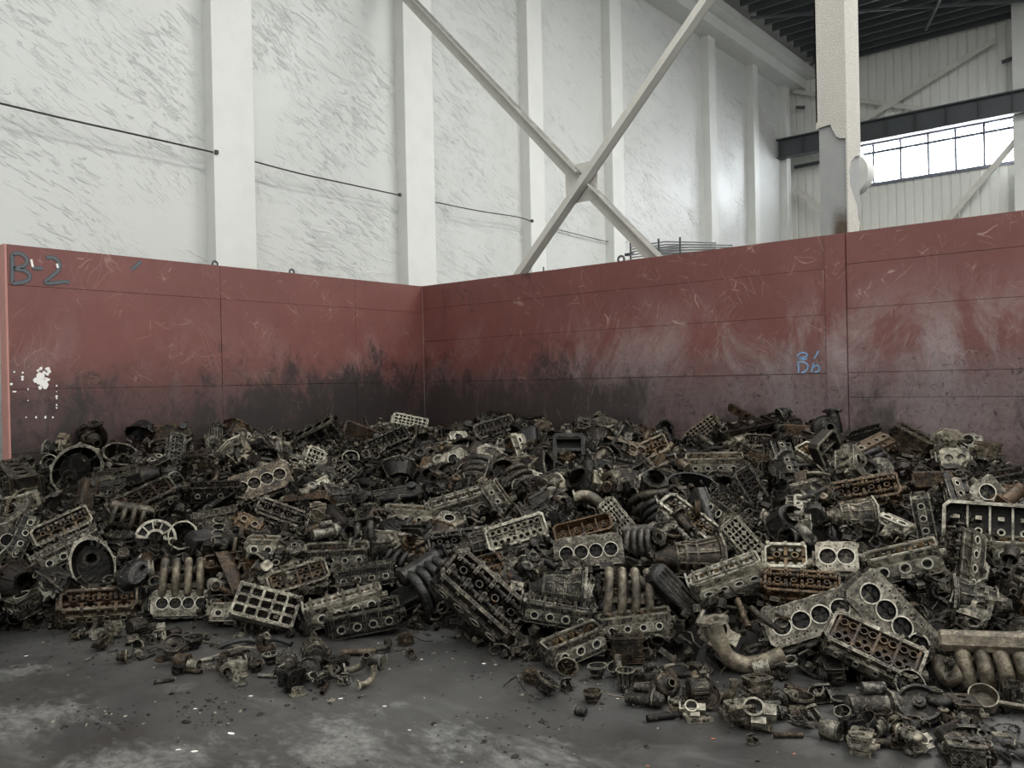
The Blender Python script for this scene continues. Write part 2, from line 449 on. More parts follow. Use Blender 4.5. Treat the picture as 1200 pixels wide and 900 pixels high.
    def loft(s, loops, M=None, cap=(False, False)):
        n = len(loops[0]); vs, fs = [], []
        for lp in loops: vs += [tuple(p) for p in lp]
        for k in range(len(loops) - 1):
            for i in range(n):
                j = (i + 1) % n
                fs.append((k * n + i, k * n + j, (k + 1) * n + j, (k + 1) * n + i))
        if cap[0]: fs.append(tuple(reversed(range(n))))
        if cap[1]: fs.append(tuple((len(loops) - 1) * n + i for i in range(n)))
        return s.add(vs, fs, M)
    def mesh(s, name, mat, smooth=40):
        me = bpy.data.meshes.new(name)
        me.from_pydata(s.v, [], s.f)
        me.materials.append(MAT[mat] if isinstance(mat, str) else mat)
        if smooth:
            me.polygons.foreach_set('use_smooth', [True] * len(me.polygons))
            me.update()
            me.set_sharp_from_angle(angle=R(smooth))
        me.update()
        return me
    def build(s, name, mat, parent=None, smooth=0, **tags):
        o = bpy.data.objects.new(name, s.mesh(name, mat, smooth))
        COL.objects.link(o)
        if parent is not None: o.parent = parent
        for k, v in tags.items(): o[k] = v
        return o

def T(x, y, z): return Matrix.Translation((x, y, z))
def RX(a): return Matrix.Rotation(R(a), 4, 'X')
def RY(a): return Matrix.Rotation(R(a), 4, 'Y')
def RZ(a): return Matrix.Rotation(R(a), 4, 'Z')
def circ(x, y, r, n=14, ry=None, ph=0.0):
    ry = r if ry is None else ry
    return [(x + r * math.cos(2 * PI * i / n + ph), y + ry * math.sin(2 * PI * i / n + ph)) for i in range(n)]
def rect(x, y, w, h, ch=0.0):
    a, b = w / 2, h / 2
    if ch <= 0: return [(x - a, y - b), (x + a, y - b), (x + a, y + b), (x - a, y + b)]
    return [(x - a + ch, y - b), (x + a - ch, y - b), (x + a, y - b + ch), (x + a, y + b - ch),
            (x + a - ch, y + b), (x - a + ch, y + b), (x - a, y + b - ch), (x - a, y - b + ch)]
def empty(name, loc=(0, 0, 0), **tags):
    o = bpy.data.objects.new(name, None); COL.objects.link(o); o.location = loc
    for k, v in tags.items(): o[k] = v
    return o
# ================================================================== THE SETTING
rs = random.Random(5)
ST = dict(kind='structure')
f = MB().box((3.0, -1.0, -0.05), (30, 32, 0.1)).build('floor', 'oily_floor', label='dark oil-stained concrete floor with pale scuffs', category='floor', **ST)

WT = 2.735          # top of the red walls
def red_bay_wall(name, axis, length, splits, bands, mat, label):
    b_ = MB()
    if axis == 'y': b_.box((-0.075, -length / 2, WT / 2), (0.11, length, WT))
    else: b_.box((length / 2, 0.075, WT / 2), (length, 0.11, WT))
    root = b_.build(name, mat, label=label, category='wall', **ST)
    for i in range(len(splits) - 1):
        for k in range(len(bands) - 1):
            a, c = splits[i], splits[i + 1]
            z0, z1 = bands[k], bands[k + 1]
            g = 0.0016
            off = rs.uniform(-0.004, 0.004)
            if axis == 'y':
                MB().box((-0.012 + off / 2, (a + c) / 2, (z0 + z1) / 2), (0.026 + off, abs(c - a) - 2 * g, z1 - z0 - 2 * g)).build('plate', mat, root)
            else:
                MB().box(((a + c) / 2, 0.012 - off / 2, (z0 + z1) / 2), (abs(c - a) - 2 * g, 0.026 + off, z1 - z0 - 2 * g)).build('plate', mat, root)
    return root
wl = red_bay_wall('wall_left', 'y', 4.60, [0, -1.05, -2.72, -4.60], [0, 0.5, 1.05, 1.57, 2.41, WT], 'red_plate_short', 'shorter red steel bay wall smeared with black grime, lettered B-2')
PXA, PXB = on_plane(968.5, 400, 1, 0.0).x, on_plane(993.5, 400, 1, 0.0).x
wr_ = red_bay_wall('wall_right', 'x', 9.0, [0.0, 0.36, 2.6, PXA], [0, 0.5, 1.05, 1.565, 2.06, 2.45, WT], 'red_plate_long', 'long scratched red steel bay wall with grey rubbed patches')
for i, (a, c) in enumerate(((PXB, 6.9), (6.9, 9.0))):
    bands = [0, 0.62, 1.36, 1.565, 2.10, 2.47, WT]
    for k in range(len(bands) - 1):
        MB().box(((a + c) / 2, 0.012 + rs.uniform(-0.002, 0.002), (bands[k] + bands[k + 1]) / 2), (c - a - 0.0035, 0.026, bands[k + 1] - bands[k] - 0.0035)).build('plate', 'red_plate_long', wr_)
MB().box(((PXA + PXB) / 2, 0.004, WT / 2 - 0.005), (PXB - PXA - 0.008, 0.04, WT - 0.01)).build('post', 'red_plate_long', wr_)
MB().box((-0.065, -4.608, WT / 2), (0.13, 0.016, WT)).build('end_plate', 'pink_edge', wl)
# weld bead down the corner
MB().tube([(0.008, -0.008, 0.0), (0.008, -0.008, WT)], 0.012, 6).build('corner_weld', 'red_plate_long', wr_)
# lifting eyes on the wall tops
def eye(name, loc, r, rot, parent):
    mb = MB(); n = 14
    path = [(r * math.cos(2 * PI * i / n), 0, r + r * math.sin(2 * PI * i / n)) for i in range(n + 1)]
    mb.tube(path, r * 0.36, 6, M=T(*loc) @ RZ(rot))
    mb.build(name, 'dark_steel', parent, smooth=50)
for px, py in ((252, 312), (342, 322)):
    p = on_plane(px, py, 0, -0.05); eye('lifting_eye', (-0.05, p.y, WT - 0.01), 0.028, 90, wl)
p = on_plane(728, 307, 1, 0.05); eye('lifting_eye', (p.x, 0.05, WT - 0.01), 0.034, 8, wr_)
p = on_plane(637, 320, 1, 0.05); MB().cyl((p.x, 0.05, WT), (p.x, 0.05, WT + 0.05), 0.008, 8).build('rod_stub', 'dark_steel', wr_)

# --- writing on the walls: flat paint strokes
def stroke(name, pix, width, axis, val, mat, parent, off=0.002):
    """a flat ribbon of paint lying on a wall; pix = (u, z) points on that wall"""
    P = [Vector((u, z)) for u, z in pix]; vs, fs = [], []
    for i, p in enumerate(P):
        d = (P[min(i + 1, len(P) - 1)] - P[max(i - 1, 0)]).normalized()
        n = Vector((-d.y, d.x)) * (width / 2)
        for q in (p + n, p - n):
            vs.append((val + off, q.x, q.y) if axis == 'y' else (q.x, val - off, q.y))
    for i in range(len(P) - 1): fs.append((2 * i, 2 * i + 1, 2 * i + 3, 2 * i + 2))
    return MB().add(vs, fs).build(name, mat, parent)
def smoothline(pts, n=6):
    out = []
    for i in range(len(pts) - 1):
        p0 = Vector(pts[max(i - 1, 0)]); p1 = Vector(pts[i]); p2 = Vector(pts[i + 1]); p3 = Vector(pts[min(i + 2, len(pts) - 1)])
        for k in range(n):
            t_ = k / n
            out.append(0.5 * ((2 * p1) + (p2 - p0) * t_ + (2 * p0 - 5 * p1 + 4 * p2 - p3) * t_ ** 2 + (3 * p1 - p0 - 3 * p2 + p3) * t_ ** 3))
    out.append(Vector(pts[-1])); return out
def wallpts(pix, axis, val):
    r_ = []
    for x, y in pix:
        p = on_plane(x, y, 0 if axis == 'y' else 1, val); r_.append((p.y if axis == 'y' else p.x, p.z))
    return r_
def spray(name, pix, parent, curved=True):
    q = wallpts(pix, 'y', 0.0)
    if curved: q = smoothline(q)
    o = stroke(name, q, 0.034, 'y', 0.003, 'grey_spray', parent)
    stroke('paint_core', q, 0.013, 'y', 0.004, 'grey_spray_pale', o)
spray('painted_letter', [(14, 331), (14.3, 315), (14, 298)], wl)
spray('painted_letter', [(14, 298), (23, 297), (31, 303), (30, 310), (24, 313), (17, 315), (28, 317), (34.5, 322), (33, 328), (25, 331), (14, 332)], wl)
spray('painted_dash', [(38, 314), (50, 314.5)], wl, False)
spray('painted_numeral', [(54, 302), (61, 301.5), (67, 305), (70, 311), (67, 318), (59, 325), (53, 330.5), (58, 332), (68, 331), (77, 330), (81, 332)], wl)
for q in ([(36.3, 304), (38, 313)], [(66.3, 309), (67.5, 314)]):
    stroke('paint_chip', wallpts(q, 'y', 0.0), 0.018, 'y', 0.0045, 'white_chip', wl)
spray('painted_tick', [(154, 316), (160, 311), (165, 306.5)], wl)
# white rubbed patch and flecks on the same wall
rp = random.Random(3)
for k in range(75):
    if k < 45:
        x, y = rp.gauss(49.5, 4.6), rp.gauss(444, 5.5); s_ = rp.uniform(0.010, 0.034)
    else:
        x, y = rp.choice([(rp.uniform(14, 26), 436), (26, rp.uniform(436, 452)), (32.5, rp.uniform(443, 470)), (rp.uniform(30, 62), 489), (66, rp.uniform(450, 490)), (13, 450), (rp.uniform(14, 18), 459)]); s_ = rp.uniform(0.006, 0.014)
    p = on_plane(x, y, 0, 0.0)
    n = 6; vs = [(0.0045 + 0.00002 * k, p.y + s_ * rp.uniform(.5, 1) * math.cos(2 * PI * i / n), p.z + s_ * rp.uniform(.5, 1.1) * math.sin(2 * PI * i / n)) for i in range(n)]
    MB().add(vs, [tuple(range(n))]).build('paint_fleck', 'white_chip', wl)
# blue chalk scrawl, two lines
def chalk(pix, w=0.012):
    stroke('chalk_stroke', smoothline(wallpts(pix, 'x', 0.0)), w, 'x', -0.003, 'blue_chalk', wr_)
chalk([(934, 417), (939, 413.5), (945, 414), (946, 417), (941, 419), (936, 420), (943, 421), (946, 420)])
chalk([(959, 411), (957, 416), (954, 420)])
chalk([(936, 437), (936, 430), (935, 424.5)]); chalk([(935, 424.5), (942, 424), (947, 428), (945, 434), (939, 437)])
chalk([(951, 436), (952.5, 430), (954, 425)]); chalk([(953, 431), (957, 428), (960, 430), (960, 434), (955, 436)])

# --- long white wall, foil lined, with steel pilasters
WX = -0.98
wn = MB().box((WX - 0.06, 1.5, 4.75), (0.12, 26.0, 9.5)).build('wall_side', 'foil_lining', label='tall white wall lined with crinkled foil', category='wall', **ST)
FX = -0.80
def gy(px):
    a = (px - 600) / F
    return a
for i, (xa, xb) in enumerate(((251, 298.5), (476, 509), (621, 638), (718, 731.5), (833, 841), (884.5, 890), (922, 927))):
    ya = on_plane(xa, 200, 0, FX).y; yb = on_plane(xb, 200, 0, FX).y
    o = MB().box(((FX + WX) / 2, (ya + yb) / 2, 4.45), (FX - WX, yb - ya, 8.9)).build('pilaster', 'white_paint', wn)
# thin cables strung along the white wall
def cable(pix, val, r, name='wall_cable', par=wn):
    P = [on_plane(x, y, 0, val) for x, y in pix]
    MB().tube([tuple(p) for p in smoothline(P, 5)], r, 5).build(name, 'black_cable', par)
cable([(-40, 111), (0, 121), (80, 140), (160, 158), (250, 178.5)], WX + 0.17, 0.010)
cable([(297, 189), (350, 203), (400, 214), (467, 228.5)], WX + 0.17, 0.009)
cable([(506, 236), (560, 247), (605, 254), (622, 259)], WX + 0.17, 0.008)
cable([(654, 269), (690, 278), (712, 283), (735, 284)], WX + 0.05, 0.007)
for px, py in ((253, 178.5), (468, 228.5), (623, 259)):
    p = on_plane(px, py, 0, FX); MB().box((FX + 0.012, p.y, p.z), (0.03, 0.035, 0.04)).build('cable_clip', 'black_cable', wn)
# eave beam in two steps
GY = 14.4
MB().box(((WX - 0.52) / 2, 4.0, 9.01), (-0.52 - WX, 20.8, 0.24)).build('eave_beam', 'white_paint', label='white eave beam along the top of the foil wall', category='beam', **ST)
MB().box(((WX - 0.27) / 2, 4.0, 9.23), (-0.27 - WX, 20.8, 0.20)).build('eave_gutter', 'white_paint', label='wider white box gutter above the eave beam', category='gutter', **ST)

# --- end wall: ribbed sheeting with a clerestory window
def ribbed(x0, x1, z0, z1, y, pitch=0.2):
    pts = []; x = x0
    while x < x1:
        pts += [(x, 0), (x + pitch * 0.72, 0), (x + pitch * 0.80, 0.03), (x + pitch * 0.92, 0.03)]; x += pitch
    pts.append((x1, 0)); pts = [(min(a, x1), d) for a, d in pts]
    vs = [(a, y + d, z) for z in (z0, z1) for a, d in pts]; n = len(pts)
    return vs, [(i, i + 1, n + i + 1, n + i) for i in range(n - 1)]
WZ0, WZ1, WXA, WXB = 6.22, 7.16, 0.42, 4.28
mb = MB()
for (x0, x1, z0, z1) in ((-1.0, 9.0, 0, WZ0), (-1.0, WXA, WZ0, WZ1), (WXB, 9.0, WZ0, WZ1), (-1.0, 9.0, WZ1, 9.65)):
    mb.add(*ribbed(x0, x1, z0, z1, GY))
wg = mb.build('wall_gable', 'gable_paint', label='pale ribbed metal end wall with a window strip', category='wall', **ST)
win = MB()
win.box(((WXA + WXB) / 2, GY, WZ0 - 0.03), (WXB - WXA + 0.1, 0.12, 0.07)).box(((WXA + WXB) / 2, GY, WZ1 + 0.03), (WXB - WXA + 0.1, 0.12, 0.07))
window = win.build('window_1', 'mullion', label='clerestory window strip with clear panes in dark frames', category='window', **ST)
xs = [WXA] + [on_plane(px, 190, 1, GY).x for px in (1024, 1056, 1088.5, 1120.5, 1154, 1189.5)] + [WXB]
for x in xs: MB().box((x, GY, (WZ0 + WZ1) / 2), (0.045, 0.09, WZ1 - WZ0)).build('mullion', 'mullion', window)
MB().box(((WXA + WXB) / 2, GY - 0.01, WZ1 - 0.20), (WXB - WXA, 0.08, 0.06)).build('transom', 'mullion', window)
for i in range(len(xs) - 1):
    for z0, z1 in ((WZ0, WZ1 - 0.23), (WZ1 - 0.17, WZ1)):
        MB().box(((xs[i] + xs[i + 1]) / 2, GY + 0.02, (z0 + z1) / 2), (xs[i + 1] - xs[i] - 0.045, 0.008, z1 - z0)).build('pane', 'window_glass', window)
MB().box((2.8, GY - 0.12, WZ1 + 0.14), (8.2, 0.16, 0.14)).build('window_head_rail', 'gable_paint', wg)
# crane girder with stiffeners
GD = 13.5
g = MB().box((3.0, GD, 7.25), (7.9, 0.025, 0.44)).box((3.0, GD, 7.03), (7.9, 0.22, 0.03)).box((3.0, GD, 7.48), (7.9, 0.26, 0.03)).build('crane_girder', 'dark_steel', label='dark grey crane girder crossing in front of the end window', category='girder', **ST)
for k in range(13):
    MB().box((-0.9 + k * 0.64, GD - 0.05, 7.25), (0.014, 0.09, 0.42)).build('stiffener', 'dark_steel', g)
# braces on the end wall and end columns
def bar(name, p0, p1, w, d, mat, n=(0, 1, 0), **tags):
    p0, p1, n = Vector(p0), Vector(p1), Vector(n)
    ax = (p1 - p0).normalized(); s_ = ax.cross(n).normalized()
    M = Matrix((ax, s_, n)).transposed().to_4x4(); M.translation = (p0 + p1) / 2
    return MB().box((0, 0, 0), ((p1 - p0).length, w, d), M).build(name, mat, **tags)
def pp(px, py, val): return on_plane(px, py, 1, val)
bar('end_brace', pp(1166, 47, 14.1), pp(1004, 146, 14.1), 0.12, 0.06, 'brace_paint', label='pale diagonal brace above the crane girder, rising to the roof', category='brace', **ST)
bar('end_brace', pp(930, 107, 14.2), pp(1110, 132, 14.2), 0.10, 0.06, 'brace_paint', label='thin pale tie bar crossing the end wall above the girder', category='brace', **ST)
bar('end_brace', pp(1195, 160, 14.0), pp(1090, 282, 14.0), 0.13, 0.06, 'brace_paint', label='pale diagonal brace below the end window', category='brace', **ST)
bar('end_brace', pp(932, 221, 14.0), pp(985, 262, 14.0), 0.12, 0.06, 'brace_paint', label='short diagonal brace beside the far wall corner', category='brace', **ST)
bar('end_girt', pp(931, 196, 14.2), pp(962, 190, 14.2), 0.08, 0.05, 'dark_steel', label='short dark rail on the end wall behind the coated column', category='rail', **ST)
bar('end_girt', pp(933, 126, 14.2), pp(943, 126, 14.2), 0.07, 0.05, 'dark_steel', label='small dark bracket stub high on the end wall', category='bracket', **ST)
bar('end_girt', pp(1174, 73, 14.2), pp(1192, 66, 14.2), 0.07, 0.05, 'dark_steel', label='small dark stub at the top of the end wall', category='bracket', **ST)
p = pp(1190.5, 200, 13.9)
MB().box((p.x + 0.2, 13.9, 4.75), (0.40, 0.4, 9.5)).build('steel_column', 'white_paint', label='pale column of the end wall beside the window', category='column', **ST)
# roof: sheet, purlins, rod
MB().box((7.4, -0.2, 9.63), (17.0, 29.6, 0.04)).build('ceiling', 'roof_sheet', label='grey sheet roof above the dark purlins', category='roof', **ST)
for k in range(27):
    y = 14.15 - k * 0.42
    MB().box((4.5, y, 9.44), (9.2, 0.05, 0.27)).build('purlin', 'dark_steel', label='dark grey roof purlin beside the foil wall gutter', category='purlin', group='roof purlins', **ST)
bar('roof_tie', (-0.1, 10.0, 9.22), (5.2, 13.6, 9.22), 0.05, 0.05, 'dark_steel', n=(0, 0, 1), label='slanting dark tie rod under the purlins', category='tie rod', **ST)
bar('roof_tie', (2.6, 13.2, 9.18), (4.4, 9.0, 9.18), 0.05, 0.05, 'dark_steel', n=(0, 0, 1), label='dark tie rod crossing the purlins beyond the column', category='tie rod', **ST)
bar('roof_tie', (-0.1, 13.6, 9.20), (1.6, 11.2, 9.20), 0.05, 0.05, 'dark_steel', n=(0, 0, 1), label='short dark tie rod at the far roof corner', category='tie rod', **ST)

# --- main column with peeling fireproof coat
cx0, cx1 = on_plane(957.5, 200, 1, 0.0).x, on_plane(993, 200, 1, 0.0).x
cy1 = 0.36
col_ = MB().box(((cx0 + cx1) / 2, cy1 / 2 + 0.012, 5.0), (cx1 - cx0 - 0.03, cy1 - 0.02, 10.0)).build('steel_column', 'grey_primer', label='coated steel column rising behind the red wall, its white coat peeled to grey', category='column', **ST)
front = [(957, 152), (961, 149.5), (969, 147), (973, 146), (975, 151), (980, 160), (984, 162), (993, 161.5)]
fp = [(on_plane(x, y, 1, 0.0).x, on_plane(x, y, 1, 0.0).z) for x, y in front]
fp[0] = (cx0, fp[0][1]); fp[-1] = (cx1 - 0.003, fp[-1][1])
Mf = Matrix(((1, 0, 0, 0), (0, 0, -1, 0), (0, 1, 0, 0), (0, 0, 0, 1)))      # XY outline -> XZ plane, extruded along -Y
coat = MB().plate(fp + [(cx1 - 0.003, 10.0), (cx0, 10.0)], [], -0.016, 0.0, Mf)
# right-hand side of the coat with its scalloped edge
side = [(cy1, 3.44), (cy1 * 0.6, 3.41), (cy1 * 0.26, 3.34), (cy1 * 0.14, 3.24), (cy1 * 0.18, 3.13), (cy1 * 0.45, 3.05), (cy1 * 0.66, 2.99), (cy1 * 0.70, 2.91), (cy1 * 0.84, 2.85), (cy1 * .80, 2.78), (cy1 * .7, 2.72), (0.003, 2.72)]
Ms = Matrix(((0, 0, 1, cx1 - 0.012), (1, 0, 0, 0), (0, 1, 0, 0), (0, 0, 0, 1)))   # XY outline -> YZ plane, extruded along +X
coat.plate(list(reversed(side)) + [(cy1, 10.0), (0.003, 10.0)], [], 0.0, 0.012, Ms)
coat.box((cx0 + 0.006, cy1 / 2, 6.85), (0.012, cy1, 6.3))
coat.build('fireproof_coat', 'fireproof_coat', col_)
# round fan behind the column
p = pp(1011.5, 204, 1.6)
d_ = MB().lathe([(0.02, -0.05), (0.20, -0.05), (0.215, -0.02), (0.215, 0.02), (0.20, 0.05), (0.02, 0.05)], 32, T(p.x - 0.09, 1.6, p.z) @ RZ(-20) @ RX(90)).build('wall_disc', 'white_paint', smooth=40, label='round white disc jutting out behind the coated column', category='disc')
MB().cyl((p.x - 0.09, 1.6, p.z), (cx1 - 0.1, 0.3, p.z), 0.02, 8).build('arm', 'dark_steel', d_)

# --- big cross brace between the columns (channel sections)
BY = 0.32
ctr = pp(682, 214, BY)
def brace(name, p0, p1, label, ylift, flip):
    p0, p1 = Vector(p0), Vector(p1); ax = (p1 - p0).normalized(); n = Vector((0, -1, 0)); s_ = n.cross(ax) * flip
    M = Matrix((ax, s_, n)).transposed().to_4x4(); M.translation = (p0 + p1) / 2
    L_ = (p1 - p0).length
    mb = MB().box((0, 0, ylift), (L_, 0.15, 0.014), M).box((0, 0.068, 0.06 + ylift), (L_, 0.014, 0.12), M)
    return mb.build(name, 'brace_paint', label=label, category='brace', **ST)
def upto(px, py, k):
    q = pp(px, py, BY); return ctr + (q - ctr) * k
dr = pp(830, 0, BY) - ctr; tr = ctr + dr * ((cx0 + 0.02 - ctr.x) / dr.x)
dl = pp(480, 0, BY) - ctr; tl = ctr + dl * ((FX - ctr.x) / dl.x)
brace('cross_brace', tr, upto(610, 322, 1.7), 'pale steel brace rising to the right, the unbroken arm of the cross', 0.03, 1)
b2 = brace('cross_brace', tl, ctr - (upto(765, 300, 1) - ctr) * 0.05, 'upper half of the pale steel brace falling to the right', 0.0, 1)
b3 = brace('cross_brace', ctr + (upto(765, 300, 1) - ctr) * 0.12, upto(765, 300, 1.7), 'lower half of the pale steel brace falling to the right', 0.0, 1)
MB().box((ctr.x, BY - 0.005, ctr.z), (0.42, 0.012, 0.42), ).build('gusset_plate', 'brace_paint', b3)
# rack of wire mesh stacked behind the long wall
p0 = pp(738, 303, 0.9)
rk = empty('wire_rack', (p0.x, 0.9, p0.z - 0.07), label='low stack of grey wire mesh behind the long red wall', category='wire stack')
for k in range(7):
    MB().tube([(0, 0, 0.02 + k * 0.030), (0.4, 0.1, 0.03 + k * 0.032), (0.95, 0.2, 0.02 + k * 0.022)], 0.008, 5).build('wire', 'galvanised_wire', rk)
    MB().tube([(0.05, 0.3, 0.03 + k * 0.030), (0.5, 0.4, 0.03 + k * 0.030), (1.0, 0.5, 0.02 + k * 0.022)], 0.008, 5).build('wire', 'galvanised_wire', rk)
for x in (0.0, 0.36, 0.62): MB().cyl((x, 0.02, -0.6), (x, 0.02, 0.27 - x * 0.06), 0.012, 6).build('upright', 'dark_steel', rk)
MB().box((-0.02, 0.02, 0.12), (0.10, 0.03, 0.03)).build('clamp', 'dark_steel', rk)
MB().box((0.5, 0.3, 0.0), (1.0, 0.5, 0.02)).build('mesh_sheet', 'dark_steel', rk)
MB().box((0.5, 0.3, -p0.z / 2 - 0.005), (0.9, 0.4, p0.z - 0.01)).build('stand', 'dark_steel', rk)
# ================================================================== ENGINE PARTS: one builder per kind
# Every builder returns [(part name, mesh, kind-or-None, parent index)], first entry = the body itself.
# Long axis X, top +Z, the side with the inlet ports faces -Y.
KINDS = {}
def reg(key, name, parts, size): KINDS[key] = dict(name=name, parts=parts, size=size)
MY = Matrix(((1, 0, 0, 0), (0, 0, 1, 0), (0, 1, 0, 0), (0, 0, 0, 1)))     # XY outline -> XZ, z -> +Y
def yplate(mb, outer, holes, y0, y1):
    return mb.plate(outer, holes, y0, y1, MY)
def portshape(kind, x, z, r):
    if kind == 'round': return circ(x, z, r, 14)
    if kind == 'oval': return circ(x, z, r * 1.25, 14, r * 0.72)
    if kind == 'rect': return rect(x, z, r * 1.9, r * 1.5, r * 0.25)
    if kind == 'tall': return rect(x, z, r * 1.3, r * 1.9, r * 0.3)
    return circ(x, z, r, 14)

def cylinder_head(key, seed, n=4, L=0.44, W=0.19, H=0.13, port='round', pr=0.017, top='springs', exh='oval', big=0.0452, topmat='varnished_metal', boss=True):
    r = random.Random(seed); P = []
    w2, h2 = W / 2, H / 2
    xs_ = [(-L / 2) + L * (0.07 + 0.86 * (i + 0.5) / n) for i in range(n)]
    body = MB()
    ch = [circ(x, 0, big, 18) for x in xs_]
    out = [(-L / 2, -w2 + 0.02), (-L / 2 + 0.02, -w2), (L / 2 - 0.03, -w2), (L / 2, -w2 + 0.03), (L / 2, w2 - 0.015), (L / 2 - 0.015, w2), (-L / 2 + 0.03, w2), (-L / 2, w2 - 0.03)]
    body.plate(out, ch, -h2, -h2 + 0.028)
    body.plate([(a * 0.985, b_ * 0.80) for a, b_ in out], [], -h2 + 0.028, 0.0)
    fr = [(a * 0.99, b_ * 0.90) for a, b_ in out]
    body.plate(fr, [[(a * 0.945, b_ * 0.80) for a, b_ in fr]], 0.0, h2 - 0.008)
    # ribs, bolt columns and bosses on the flanks
    for i in range(n + 1):
        x = -L / 2 + L * (0.07 + 0.86 * i / n)
        for sy in (-1, 1):
            body.box((x, sy * w2 * 0.90, 0.005), (0.016, 0.026, H * 0.86))
            body.cyl((x, sy * w2 * 0.86, 0), (x, sy * w2 * 0.86, h2 + 0.004), 0.011, 8)
    for k in range(10):
        x = r.uniform(-L / 2, L / 2); sy = r.choice((-1, 1)); z = r.uniform(-h2 * .6, h2 * .7)
        q = r.uniform(0.008, 0.016)
        if r.random() < 0.5: body.cyl((x, sy * w2 * 0.85, z), (x, sy * (w2 + 0.008), z), q, 8)
        else: body.box((x, sy * w2 * 0.9, z), (q * 2.6, 0.03, q * 1.2))
    if boss:
        body.cyl((L / 2 - 0.01, r.uniform(-.03, .03), -0.01), (L / 2 + 0.03, 0.0, -0.01), 0.028, 12)
        body.box((-L / 2 - 0.008, 0.0, 0.0), (0.02, W * 0.5, H * 0.55))
    P.append(('casting', body.mesh('cylinder_head', 'cast_metal', 40), None, None))
    # deck face with chambers and water passages
    wh = []
    for i in range(n + 1):
        x = -L / 2 + L * (0.07 + 0.86 * i / n)
        for y in (-w2 * 0.72, w2 * 0.72):
            wh.append(circ(max(min(x, L / 2 - 0.02), -L / 2 + 0.02), y, 0.0065, 8))
        if i < n:
            for y in (-w2 * 0.66, w2 * 0.66):
                for dx in (0.018, 0.038):
                    if r.random() < 0.85: wh.append(circ(x + L * 0.86 / n * 0.5 + dx - 0.028, y + r.uniform(-.006, .006), r.uniform(0.004, 0.008), 7, r.uniform(0.005, 0.011)))
    dk = MB().plate(out, ch + wh, -h2 - 0.005, -h2)
    P.append(('deck_face', dk.mesh('deck_face', 'machined_metal', 30), None, None))
    va = MB()
    for x in xs_:
        va.lathe([(big * 0.99, 0), (big * 0.7, 0.012), (big * 0.2, 0.016)], 14, T(x, 0, -h2 + 0.016), cap=False)
        for dx, dy, q in ((-.45, .42, .36), (.45, .42, .36), (-.42, -.45, .30), (.42, -.45, .30)):
            va.lathe([(big * q, -0.003), (big * q, 0.003), (big * q * 0.4, 0.008)], 10, T(x + dx * big, dy * big, -h2 + 0.012))
    P.append(('valve', va.mesh('valve', 'chamber_metal', 40), 'stuff', 1))
    cr = MB()
    for x in xs_: cr.lathe([(big - .001, .006), (big - .001, 0), (big + 0.0045, 0), (big + 0.0045, 0.004)], 22, T(x, 0, -h2 - 0.0085), cap=False)
    P.append(('chamber_rim', cr.mesh('chamber_rim', 'rim_metal', 40), 'stuff', 1))
    # port faces
    for nm, sy, ps, q, zz, hh in (('inlet_face', -1, port, pr, -0.006, 0.058), ('exhaust_face', 1, exh, pr * 0.95, -0.004, 0.052)):
        holes = [portshape(ps, x, zz, q) for x in xs_]
        o2 = rect(0, zz, L * 0.9, hh, 0.016)
        y0, y1 = (-w2 - 0.012, -w2 * 0.80) if sy < 0 else (w2 * 0.80, w2 + 0.012)
        bs = [circ(x + L * 0.43 / n, zz + s_ * hh * 0.30, 0.0045, 7) for x in xs_[:-1] for s_ in (-1, 1)]
        pf = MB(); yplate(pf, o2, holes + bs, y0, y1)
        P.append((nm, pf.mesh(nm, 'machined_metal', 30), None, None))
        pr2 = MB(); fi = len(P) - 1
        for x in xs_:
            a_, b2 = portshape(ps, x, zz, q * 1.0), portshape(ps, x, zz, q * 1.34)
            yf, yb = (y0 - .003, y0 + .004) if sy < 0 else (y1 + .003, y1 - .004)
            pr2.loft([[(u, yb, w) for u, w in b2], [(u, yf, w) for u, w in b2], [(u, yf, w) for u, w in a_], [(u, yb, w) for u, w in a_]])
        P.append(('port_rim', pr2.mesh('port_rim', 'rim_metal', 40), 'stuff', fi))
        pi = MB()
        for x in xs_: pi.box((x, sy * (w2 * 0.80 + 0.003), zz), (q * 3.0, 0.006, q * 2.6))
        P.append(('port_throat', pi.mesh('port_throat', 'sooty_metal', 0), 'stuff', fi))  # black slabs stand in for the shade deep inside the ports
    # the top: valve gear
    if top in ('springs', 'cams', 'open'):
        sp = MB()
        for x in xs_:
            for dx in (-0.021, 0.021):
                for sy in (-1, 1):
                    pr_ = []
                    for k in range(5): pr_ += [(0.0135, k * 0.008), (0.0105, k * 0.008 + 0.004)]
                    pr_ += [(0.015, 0.041), (0.015, 0.047), (0.005, 0.049)]
                    sp.lathe(pr_, 9, T(x + dx, sy * W * 0.22, -0.004) @ RX(sy * -12))
        P.append(('valve_spring', sp.mesh('valve_spring', 'steel_metal', 30), 'stuff', None))
        tb = MB()
        for x in xs_:
            tb.lathe([(0.019, -0.01), (0.019, h2 + 0.002), (0.0135, h2 + 0.002), (0.0135, -0.01)], 14, T(x, 0, 0), cap=False)
            for sy in (-1, 1): tb.box((x + L * 0.43 / n, sy * W * 0.21, h2 * 0.55), (0.02, 0.058, 0.02))
        tb.box((0, 0, 0.012), (L * 0.9, 0.014, 0.028))
        P.append(('plug_well', tb.mesh('plug_well', topmat, 40), 'stuff', None))
